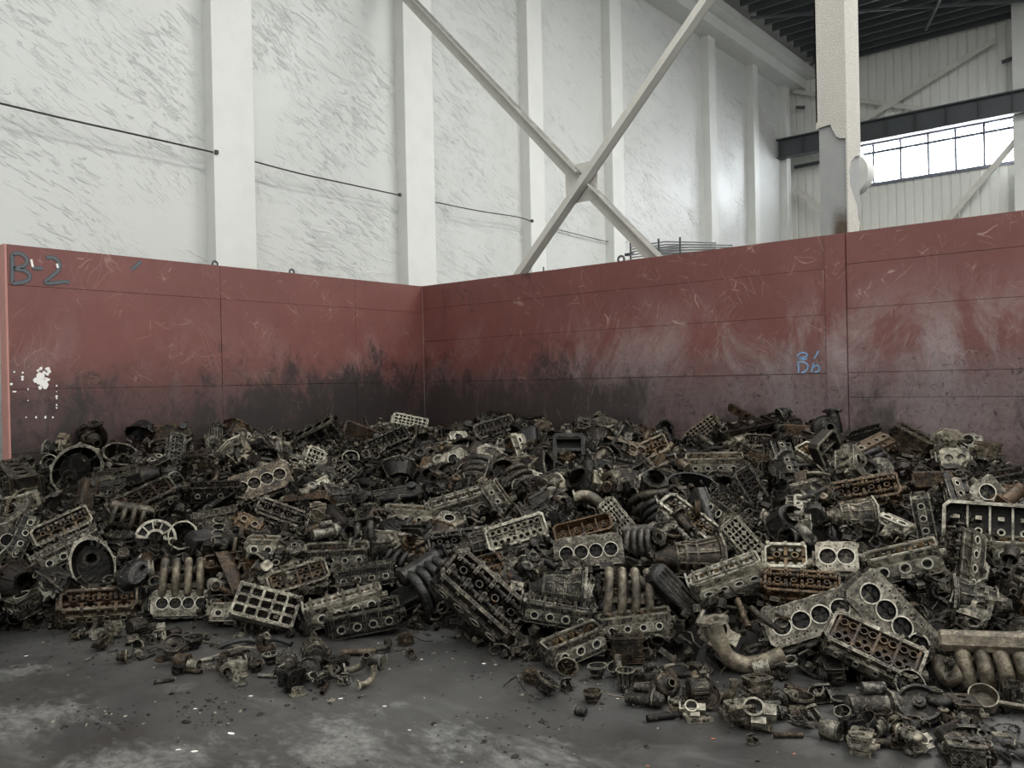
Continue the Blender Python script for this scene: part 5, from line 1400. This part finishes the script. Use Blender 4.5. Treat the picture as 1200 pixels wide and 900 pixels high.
# ---- the rest of the heap: pieces filling between
USED = {}
PHR = dict(headA='cylinder head with springs', headB='twin-cam cylinder head', headC='gridded cylinder head', headD='cylinder head with tappet wells', headE='three-port cylinder head', headF='flat cylinder head', headG='cylinder head with camshafts', headH='long six-port cylinder head', headS='short cylinder head', blockA='engine block', blockB='squat engine block', inletA='inlet manifold with log', inletB='bowed inlet manifold', inletC='narrow inlet manifold', inletD='tall inlet manifold', exhA='exhaust manifold', exhB='shielded exhaust manifold', bellA='bell housing', bellB='small bell housing', bellC='pear-shaped bell housing', timingA='timing cover', ringA='deep gearbox bell', flangeA='round pump flange', flangeB='eared flange', panA='oval pan', fan='fan-ribbed case', gearA='gearbox', gearB='short gearbox', coverA='valve cover', coverB='slim valve cover', coverC='many-ribbed valve cover', trayA='open cover', trayB='narrow open cover', girdle='bearing girdle', starter='starter motor', alternator='alternator', turbo='turbocharger', pump='water pump', throttle='throttle body', carb='carburettor', pulley='crank pulley', gearwheel='sprocket', conrod='piston on its rod', elbowA='flanged pipe elbow', elbowB='bent coolant pipe', elbowC='thick exhaust elbow', elbowD='long exhaust elbow', exhC='box-shielded manifold', hoseA='rubber hose', tubeA='straight tube', wireA='thin bent pipe', dipstick='dipstick tube', bolt='long bolt', cam='loose camshaft', brackA='mounting bracket', brackB='wide mounting bracket', brackC='bored mounting bracket', filter='oil filter', ring='piston ring', flywheel='flywheel', cup='strainer cup')
def autolabel(key, px, py, tone, rust, pose):
    adj = 'rust-brown' if rust > .5 else 'oil-black' if tone < .34 else 'dark grimy' if tone < .48 else 'dull grey' if tone < .64 else 'pale'
    near = sorted(REFS, key=lambda q: (q[0] - px) ** 2 + ((q[1] - py) * 1.4) ** 2)
    for extra in ('', pose):
        for q in near[:4]:
            dx, dy = px - q[0], (py - q[1]) * 1.4
            a = math.degrees(math.atan2(-dy, dx)) % 360
            if a < 30 or a >= 330: rel = 'beside %s, away from B-2'
            elif a < 65: rel = 'behind %s, away from B-2'
            elif a < 115: rel = 'directly behind %s'
            elif a < 150: rel = 'behind %s, toward B-2'
            elif a < 210: rel = 'beside %s, toward B-2'
            elif a < 245: rel = 'in front of %s, toward B-2'
            elif a < 295: rel = 'directly in front of %s'
            else: rel = 'in front of %s, away from B-2'
            lab = ' '.join(x for x in (extra, adj, PHR[key], rel % q[2]) if x)
            if lab not in USED and len(lab.split()) <= 15:
                USED[lab] = 1; return lab
    return lab
rg = random.Random(11)
def pile_pose(x, y, z, sc, big=True):
    """random tumbled pose"""
    u = rg.random()
    fl = Matrix.Identity(3)
    pose = 'upright'
    if u < .30: fl = Matrix.Rotation(PI / 2, 3, 'X'); pose = 'side-lying'
    elif u < .52: fl = Matrix.Rotation(-PI / 2, 3, 'X'); pose = 'side-lying'
    elif u < .70: fl = Matrix.Rotation(PI, 3, 'X'); pose = 'upturned'
    elif u < .76: fl = Matrix.Rotation(rg.choice((-1, 1)) * R(65), 3, 'Y'); pose = 'upended'
    ya = rg.gauss(R(-40), R(45)) if rg.random() < .55 else rg.uniform(-PI, PI)
    ya += PI * rg.randrange(2)
    # broad faces lean a little toward the open side of the bay
    lean = Matrix.Rotation(rg.gauss(R(22), R(20)), 3, Vector((0.77, 0.64, 0)))
    tl = Matrix.Rotation(rg.gauss(0, R(16)), 3, Vector((0.64, -0.77, 0)))
    M = lean @ tl @ Matrix.Rotation(ya, 3, 'Z') @ fl
    return Matrix.Translation((x, y, z)) @ M.to_4x4() @ Matrix.Scale(sc, 4), pose
def scatter(keys, n, gap, lift, zone=(0.16, 1.0), tones=(.16, .56), avoid=.85, tries=60, dz=.26, scl=(.88, 1.08), grp=None, palep=.12, hmax=9):
    pts = []; made = 0; t_ = 0
    kl = [k for k, w in keys for _ in range(w)]
    while made < n and t_ < n * tries:
        t_ += 1
        x, y = rg.uniform(.2, 8.9), rg.uniform(-7.0, -.2)
        px, py, z = project((x, y, .6))
        if px < -70 or px > 1420 or z < 3: continue
        h_ = height(x, y)
        if h_ < .05 or h_ > hmax: continue
        key = rg.choice(kl); K = KINDS[key]; sc = rg.uniform(*scl)
        mx = max(K['size']) * sc * .5
        if x < min(mx, .22) + .02 or y > -min(mx, .22) - .02: continue
        if any((x - a) ** 2 + (y - c) ** 2 < (gap * q) ** 2 for a, c, q in pts): continue
        zz = h_ - lift + rg.uniform(-.03, .03)
        px, py, z = project((x, y, zz))
        hw = mx * F / z * .8; hh = min(K['size'][1:] if len(K['size']) > 2 else K['size']) * sc * F / z * .75
        if any(abs(px - b[0]) < b[2] * avoid + hw * .8 and abs(py - b[1]) < b[3] * avoid + hh * .8 and z < b[4] + dz for b in BOX): continue
        M, pose = pile_pose(x, y, zz, sc)
        low = min((M @ Vector((i * K['size'][0] / 2, j * K['size'][1] / 2, k * K['size'][2] / 2))).z for i in (-1, 1) for j in (-1, 1) for k in (-1, 1))
        if low < 0.05: M = floor_clear(M, key)
        tone = rg.uniform(*tones)
        if rg.random() < palep: tone = rg.uniform(.62, .88)
        rust = rg.choice((0, 0, 0, .05, .1, .2)) if rg.random() < .90 else rg.uniform(.4, .9)
        spawn(key, M, autolabel(key, px, py, tone, rust, pose), tone, rust, grp)
        pts.append((x, y, max(.6, mx / .22))); made += 1
    return made
HEADS = [('headA', 4), ('headB', 4), ('headC', 3), ('headD', 4), ('headE', 2), ('headF', 4), ('headG', 4), ('headH', 1), ('headS', 2)]
n1 = scatter(HEADS, 225, .21, .03, grp='cylinder heads tumbled in the heap', palep=.26)
n2 = scatter([('blockA', 2), ('blockB', 2), ('inletA', 3), ('inletB', 3), ('inletC', 3), ('exhA', 3), ('bellA', 2), ('bellB', 3), ('bellC', 2), ('timingA', 3), ('ringA', 2), ('gearA', 2), ('gearB', 3), ('coverA', 3), ('coverB', 3), ('coverC', 3), ('trayA', 1), ('trayB', 2), ('girdle', 2), ('panA', 2), ('turbo', 4), ('alternator', 3)], 172, .22, .02, grp='larger engine castings tumbled in the heap')
n3 = scatter([('starter', 3), ('alternator', 2), ('turbo', 2), ('pump', 3), ('throttle', 3), ('carb', 4), ('pulley', 3), ('gearwheel', 2), ('elbowA', 3), ('elbowB', 3), ('elbowC', 2), ('hoseA', 2), ('tubeA', 2), ('wireA', 3), ('conrod', 2), ('cam', 3), ('brackA', 3), ('brackB', 3), ('brackC', 3), ('flangeA', 3), ('flangeB', 3), ('filter', 1), ('flywheel', 1)], 470, .10, -.06, tones=(.22, .66), avoid=.95, dz=.16, grp='small engine parts caught in the heap', palep=.24)
n4 = scatter([('starter', 2), ('pump', 3), ('carb', 4), ('pulley', 2), ('elbowA', 3), ('brackA', 3), ('brackB', 3), ('brackC', 3), ('flangeB', 3), ('wireA', 2), ('conrod', 2), ('tubeA', 2)], 130, .07, -.01, tones=(.2, .6), avoid=.8, dz=0.0, grp='small engine parts caught in the heap', palep=.18, hmax=.42)
print('HEAP', n1, n2, n3)

# ---- packed scrap under and between the pieces
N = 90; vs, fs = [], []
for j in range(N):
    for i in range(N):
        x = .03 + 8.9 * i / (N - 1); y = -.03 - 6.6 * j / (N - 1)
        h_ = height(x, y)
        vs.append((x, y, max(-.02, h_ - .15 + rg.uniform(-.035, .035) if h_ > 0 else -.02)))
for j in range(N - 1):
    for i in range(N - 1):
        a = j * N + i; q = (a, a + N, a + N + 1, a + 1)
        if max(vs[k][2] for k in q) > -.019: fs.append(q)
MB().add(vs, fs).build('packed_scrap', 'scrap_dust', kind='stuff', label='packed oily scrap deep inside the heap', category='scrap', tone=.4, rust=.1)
def junk(mb, M, u):
    if u < .35: mb.box((0, 0, 0), (rg.uniform(.03, .11), rg.uniform(.02, .05), rg.uniform(.01, .03)), M)
    elif u < .55: mb.lathe([(.012, -.02), (.02, -.018), (.02, .014), (.011, .018)], 8, M @ Matrix.Scale(rg.uniform(.7, 1.6), 4))
    elif u < .75:
        q = rg.uniform(.6, 1.5); mb.lathe([(.024 * q, -.006), (.034 * q, -.006), (.034 * q, .006), (.024 * q, .006), (.024 * q, -.006)], 9, M, cap=False)
    elif u < .88: mb.tube([(-.07, 0, 0), (-.02, .012, .01), (.03, -.01, .015), (.08, .01, 0)], rg.uniform(.004, .011), 5, M)
    else: mb.box((0, 0, 0), (rg.uniform(.06, .14), .012, .03), M); mb.box((.02, .015, .01), (.012, .05, .03), M)
for nm, lab, mt, cnt in (('scrap_fragments', 'small dark metal fragments wedged through the heap', 'cast_metal', 5200), ('scrap_slivers', 'small paler metal fragments sprinkled through the heap', 'machined_metal', 1500)):
    mb = MB(); k = 0
    while k < cnt:
        x, y = rg.uniform(.17, 8.9), rg.uniform(-6.4, -.17); h_ = height(x, y)
        if h_ < .03 or (h_ > .5 and rg.random() < .35): continue
        px, py, z = project((x, y, h_))
        if px < -60 or px > 1420: continue
        M = Matrix.Translation((x, y, max(.02, h_ - rg.uniform(-.02, .14)))) @ Matrix.Rotation(rg.uniform(0, 6.28), 4, 'Z') @ Matrix.Rotation(rg.gauss(0, .8), 4, 'X') @ Matrix.Rotation(rg.gauss(0, .6), 4, 'Y')
        junk(mb, M, rg.random()); k += 1
    mb.build(nm, mt, kind='stuff', label=lab, category='scrap', tone=.42, rust=.1, smooth=40)
# ================================================================== LOOSE PARTS ON THE FLOOR
LAY = dict(flat=Matrix.Identity(3), side=Matrix.Rotation(PI / 2, 3, 'X'), face=Matrix.Rotation(R(62), 3, 'X'), lean=Matrix.Rotation(R(35), 3, 'X'))
def loose(key, px, py, ang, lay='flat', tone=.4, rust=.1, sc=1.0, label=None, ref=None, z=0.03, up=0.0):
    P = on_plane(px, py, 2, z)
    base = math.atan2(rgt0.y, rgt0.x)
    M = Matrix.Translation(P) @ (Matrix.Rotation(base + R(ang), 3, 'Z') @ LAY[lay]).to_4x4() @ Matrix.Scale(sc, 4)
    M = floor_clear(M, key, True)
    if up: M = Matrix.Translation((0, 0, up)) @ M
    spawn(key, M, label or autolabel(key, px, py, tone, rust, 'loose'), tone, rust, None if label else 'small parts strewn on the floor')
    if ref: REFS.append((px, py, ref))
LOOSE = [
 ('conrod', 190, 774, -15, 'flat', .35, .5, .95, 'brown piston and rod lying before the forward chambered head', 'the brown piston rod'),
 ('pulley', 204, 760, 20, 'lean', .45, .1, .95, 'fan-like dark pulley leaning among floor scraps', 'the leaning pulley'),
 ('dipstick', 262, 752, -28, 'flat', .72, .05, 1.1, 'long pale tube with an eyelet slanting across the floor scraps', 'the eyelet tube'),
 ('hoseA', 300, 752, 10, 'flat', .60, 0, .95, 'grey hose crossing under the eyelet tube', None),
 ('tubeA', 237, 770, 28, 'flat', .95, 0, .55, 'short shiny tube on the floor by the leaning pulley', None),
 ('tubeA', 314, 788, -12, 'flat', .70, 0, .55, 'short grey tube at the edge of the floor scraps', None),
 ('brackB', 186, 745, 30, 'face', .80, 0, .8, 'pale bracket standing behind the leaning pulley', None),
 ('elbowA', 105, 742, 30, 'flat', .45, .05, .7, 'dark elbow beside the golden-valved head', None),
 ('flangeB', 92, 741, 10, 'flat', .75, 0, .55, 'small flange with two bright holes on the floor near the short wall', None),
 ('alternator', 160, 745, 60, 'flat', .40, .05, .8, 'grimy alternator on the floor before the golden-valved head', 'the grimy alternator'),
 ('gearwheel', 146, 765, 0, 'flat', .5, 0, .8, 'dark sprocket lying flat near the grimy alternator', None),
 ('carb', 172, 742, 20, 'flat', .4, .05, .8, 'grey carburettor beside the grimy alternator', None),
 ('starter', 280, 776, 40, 'flat', .42, .1, .8, 'dark starter motor under the eyelet tube', None),
 ('throttle', 262, 778, 70, 'flat', .5, .3, .6, 'brown throttle body under the eyelet tube', None),
 ('alternator', 368, 782, -70, 'flat', .48, .05, 1.05, 'alternator with ringed pulley facing out at the floor', 'the floor alternator'),
 ('pulley', 362, 790, 0, 'face', .42, 0, .85, 'ringed crank pulley propped against the floor alternator', None),
 ('tubeA', 422, 762, 4, 'flat', .55, .6, 1.0, 'coppery tube with open end by the dark floor-edge head', 'the coppery tube'),
 ('filter', 440, 776, 150, 'flat', .62, 0, 1.0, 'filter can with pale round end by the coppery tube', 'the pale-ended filter'),
 ('wireA', 462, 770, 10, 'flat', .62, 0, .6, 'thin curled pipe beside the pale-ended filter', None),
 ('elbowA', 432, 799, 30, 'flat', .78, 0, .62, 'small shiny elbow alone on the open floor', None),
 ('brackC', 349, 808, 20, 'flat', .72, 0, .6, 'small pale bracket in front of the floor alternator', None),
 ('starter', 338, 777, 100, 'flat', .62, 0, .9, 'pale starter motor beside the floor alternator', None),
 ('carb', 395, 783, 40, 'flat', .45, 0, .9, 'dark carburettor beside the floor alternator', None),
 ('brackA', 404, 796, 10, 'lean', .62, 0, .8, 'grey bracket in front of the coppery tube', None),
 ('filter', 681, 831, -35, 'flat', .55, 0, .55, 'small stubby cylinder alone on the open floor', None),
 ('brackB', 664, 802, 20, 'lean', .30, 0, .7, 'dark three-cornered bracket standing alone on the floor', None),
 ('ringA', 733, 801, 10, 'flat', .66, .05, .42, 'round ringed housing lying open on the floor', 'the open ring'),
 ('starter', 758, 821, -20, 'flat', .48, .05, .85, 'long starter motor in front of the open ring', 'the long starter'),
 ('dipstick', 735, 812, -30, 'flat', .66, .05, .5, 'short bent tube across the long starter', None),
 ('pump', 782, 815, 25, 'face', .55, .3, 1.0, 'brownish pump with a pale open mouth on the floor', 'the pale-mouthed pump'),
 ('tubeA', 778, 836, 12, 'flat', .30, 0, .8, 'black open-ended tube before the pale-mouthed pump', 'the black tube'),
 ('tubeA', 797, 788, 6, 'flat', .38, 0, .85, 'dark tube lying level behind the pale-mouthed pump', None),
 ('starter', 764, 792, 50, 'flat', .40, 0, .8, 'dark starter motor behind the pale-mouthed pump', None),
 ('pulley', 830, 823, 0, 'face', .40, .35, .85, 'rusty pulley half ring standing on the floor', 'the rusty half ring'),
 ('coverB', 820, 838, 4, 'flat', .80, .1, .3, 'short cream cover piece under the rusty half ring', None),
 ('alternator', 818, 822, 10, 'flat', .50, .1, .8, 'ribbed drum beside the rusty half ring', None),
 ('elbowA', 852, 818, -50, 'flat', .70, .15, .75, 'tan elbow beside the rusty half ring', None),
 ('throttle', 884, 843, -18, 'lean', .68, 0, 1.05, 'bright throttle body with a square window on the floor', 'the bright throttle body'),
 ('carb', 866, 838, 12, 'flat', .75, 0, .85, 'pale carburettor touching the bright throttle body', None),
 ('starter', 906, 836, 8, 'flat', .45, 0, .7, 'dark starter beyond the bright throttle body', None),
 ('carb', 888, 809, 25, 'flat', .66, .2, .95, 'brown-grey carburettor below the curling elbow', 'the brown-grey carburettor'),
 ('conrod', 935, 848, -42, 'flat', .48, 0, 1.0, 'dark piston and rod pointing down the floor', 'the dark piston rod'),
 ('brackB', 950, 842, 30, 'lean', .60, 0, 1.0, 'grey mounting bracket beside the dark piston rod', None),
 ('brackC', 962, 816, 10, 'lean', .42, 0, 1.0, 'dark bracket below the long floor-pointing head', None),
 ('flangeB', 985, 824, 10, 'flat', .55, 0, .6, 'small round flange below the long floor-pointing head', None),
 ('ring', 978, 856, 5, 'flat', .72, 0, 1.1, 'bright loose ring near the dark piston rod', None),
 ('starter', 1032, 832, 2, 'flat', .58, 0, 1.25, 'large grey starter motor at the near litter', 'the large grey starter'),
 ('flangeA', 1067, 814, 0, 'face', .60, 0, .95, 'upright ring flange behind the oval wheel', None),
 ('pulley', 1078, 838, -30, 'lean', .40, 0, 1.35, 'big dark oval wheel leaning in the near litter', 'the oval wheel'),
 ('tubeA', 1036, 868, 2, 'flat', .36, .3, .95, 'dark brown tube in the near litter', 'the dark brown tube'),
 ('carb', 1010, 872, 60, 'flat', .75, .05, .8, 'pale lobed carburettor at the front of the near litter', None),
 ('brackA', 1052, 850, 50, 'lean', .70, .1, .9, 'pale crooked bracket before the large grey starter', None),
 ('throttle', 1074, 872, 30, 'lean', .82, .05, .65, 'small bright throttle body before the oval wheel', None),
 ('cup', 1152, 828, -22, 'lean', .62, .1, 1.15, 'strainer cup with a long stub in the near litter', 'the strainer cup'),
 ('coverC', 1118, 862, 35, 'lean', .40, 0, .42, 'dark finned cover in the near litter', 'the dark finned cover'),
 ('carb', 1130, 838, 80, 'flat', .55, .15, 1.0, 'brown carburettor beside the strainer cup', None),
 ('brackB', 1132, 872, -10, 'lean', .48, 0, 1.2, 'wide dark bracket before the dark finned cover', None),
 ('carb', 1132, 890, -15, 'flat', .62, 0, 1.0, 'grey slotted carburettor at the frame bottom', None),
 ('hoseA', 1180, 885, -20, 'flat', .85, 0, 1.1, 'grey curved hose at the frame corner', None),
 ('cam', 1110, 822, 60, 'flat', .45, 0, .6, 'short loose camshaft behind the dark finned cover', None),
 ('pump', 1100, 838, 10, 'flat', .45, 0, .9, 'dark pump beside the oval wheel', None),
 ('wireA', 1165, 858, 15, 'flat', .55, 0, .8, 'thin bent pipe beyond the strainer cup', None),
 ('gearwheel', 1150, 862, 0, 'lean', .5, 0, 1.0, 'toothed sprocket before the strainer cup', None),
]
for q in LOOSE: loose(q[0], q[1], q[2], q[3], q[4], q[5], q[6], q[7], q[8], q[9])
rl = random.Random(23)
SM = ['bolt', 'bolt', 'bolt', 'brackA', 'brackB', 'brackC', 'gearwheel', 'ring', 'wireA', 'tubeA', 'flangeB', 'flangeA', 'elbowA', 'conrod', 'throttle', 'carb', 'pump', 'filter']
ZONES = [(125, 748, 55, 14, 16), (215, 765, 65, 20, 26), (290, 772, 45, 18, 18), (380, 790, 55, 16, 18), (760, 805, 55, 22, 20), (830, 820, 60, 22, 26), (930, 830, 55, 22, 16), (1080, 845, 75, 30, 46), (1150, 868, 50, 24, 26), (640, 795, 40, 14, 4), (470, 762, 40, 14, 5), (1180, 825, 30, 14, 8)]
for cx, cy, ax, ay, n in ZONES:
    for k in range(n):
        px, py = rl.gauss(cx, ax * .6), rl.gauss(cy, ay * .7)
        if py > 897 or py < interp(FOOT, px) - 6: continue
        loose(rl.choice(SM), px, py, rl.uniform(0, 360), rl.choice(('flat', 'flat', 'lean', 'side')), rl.choice((rl.uniform(.2, .55), rl.uniform(.2, .55), rl.uniform(.6, .85))), rl.choice((0, 0, .1, .4)), rl.uniform(.45, .85))
# crumbs of dried grease and swarf
mb = MB(); mbp = MB(); k = 0
while k < 1300:
    px = rl.uniform(-20, 1220); ft = interp(FOOT, px)
    py = ft + (abs(rl.gauss(0, 26)) if rl.random() < .8 else rl.uniform(0, 160))
    if rl.random() < .16: px, py = rl.choice(((rl.gauss(235, 30), rl.gauss(838, 9)), (rl.gauss(120, 25), rl.gauss(842, 8)), (rl.gauss(600, 60), rl.gauss(850, 18)), (rl.gauss(320, 50), rl.gauss(815, 8))))
    if py > 905: continue
    p = on_plane(px, py, 2, 0.0); s_ = rl.uniform(.002, .006) * (2.2 if rl.random() < .16 else 1)
    M = T(p.x, p.y, s_ * .3) @ Matrix.Rotation(rl.uniform(0, 6.28), 4, 'Z') @ Matrix.Rotation(rl.gauss(0, .3), 4, 'X')
    (mb if rl.random() < .80 else mbp).lathe([(s_ * .7, -s_ * .4), (s_ * rl.uniform(.9, 1.6), -s_ * .1), (s_ * .5, s_ * .45)], rl.choice((5, 6, 7)), M @ Matrix.Diagonal((rl.uniform(.8, 1.6), 1, 1, 1)))
    k += 1
mb.build('debris', 'scrap_dust', kind='stuff', label='dark crumbs of grease and swarf over the floor', category='debris', tone=.5, rust=.1)
mbp.build('swarf', 'machined_metal', kind='stuff', label='pale metal crumbs scattered over the floor', category='debris', tone=.6, rust=.1)
# flakes big enough to see
FL = [('white', 294, 816), ('white', 399, 819), ('white', 451, 828), ('white', 31, 769), ('white', 271, 860), ('white', 228, 881), ('white', 209, 879), ('white', 229, 831), ('white', 480, 856), ('white', 567, 778), ('white', 494, 773), ('orange', 930, 884), ('orange', 836, 866), ('orange', 759, 898)]
plain('orange_chip', (0.36, 0.13, 0.06), 0.7)
names = ['before the leaning pulley', 'before the floor alternator', 'out past the small shiny elbow', 'near the short wall end', 'at the lower front of the floor, larger', 'at the frame bottom, elongated', 'at the frame bottom, small', 'out before the brown piston rod', 'out on the bare mid floor', 'at the foot of the sloping twin-cam head', 'by the gap beside the dark bent manifold', 'before the dark piston rod', 'before the rusty half ring', 'at the frame bottom centre']
for (c, px, py), w in zip(FL, names):
    p = on_plane(px, py, 2, 0.0); n = 7; L_ = rl.uniform(.008, .014) * (1.6 if 'elong' in w or 'larger' in w else 1)
    a0 = math.atan2(rgt0.y, rgt0.x) + rl.gauss(0, .3)
    o_ = [(L_ * math.cos(2 * PI * i / n) * rl.uniform(.7, 1.1), L_ * .45 * math.sin(2 * PI * i / n) * rl.uniform(.7, 1.1)) for i in range(n)]
    MB().plate(o_, [], 0.001, 0.003, T(p.x, p.y, 0) @ Matrix.Rotation(a0, 4, 'Z')).build('flake', 'white_chip' if c == 'white' else 'orange_chip', label='%s flake lying %s' % (c, w), category='flake', group='flakes on the floor')
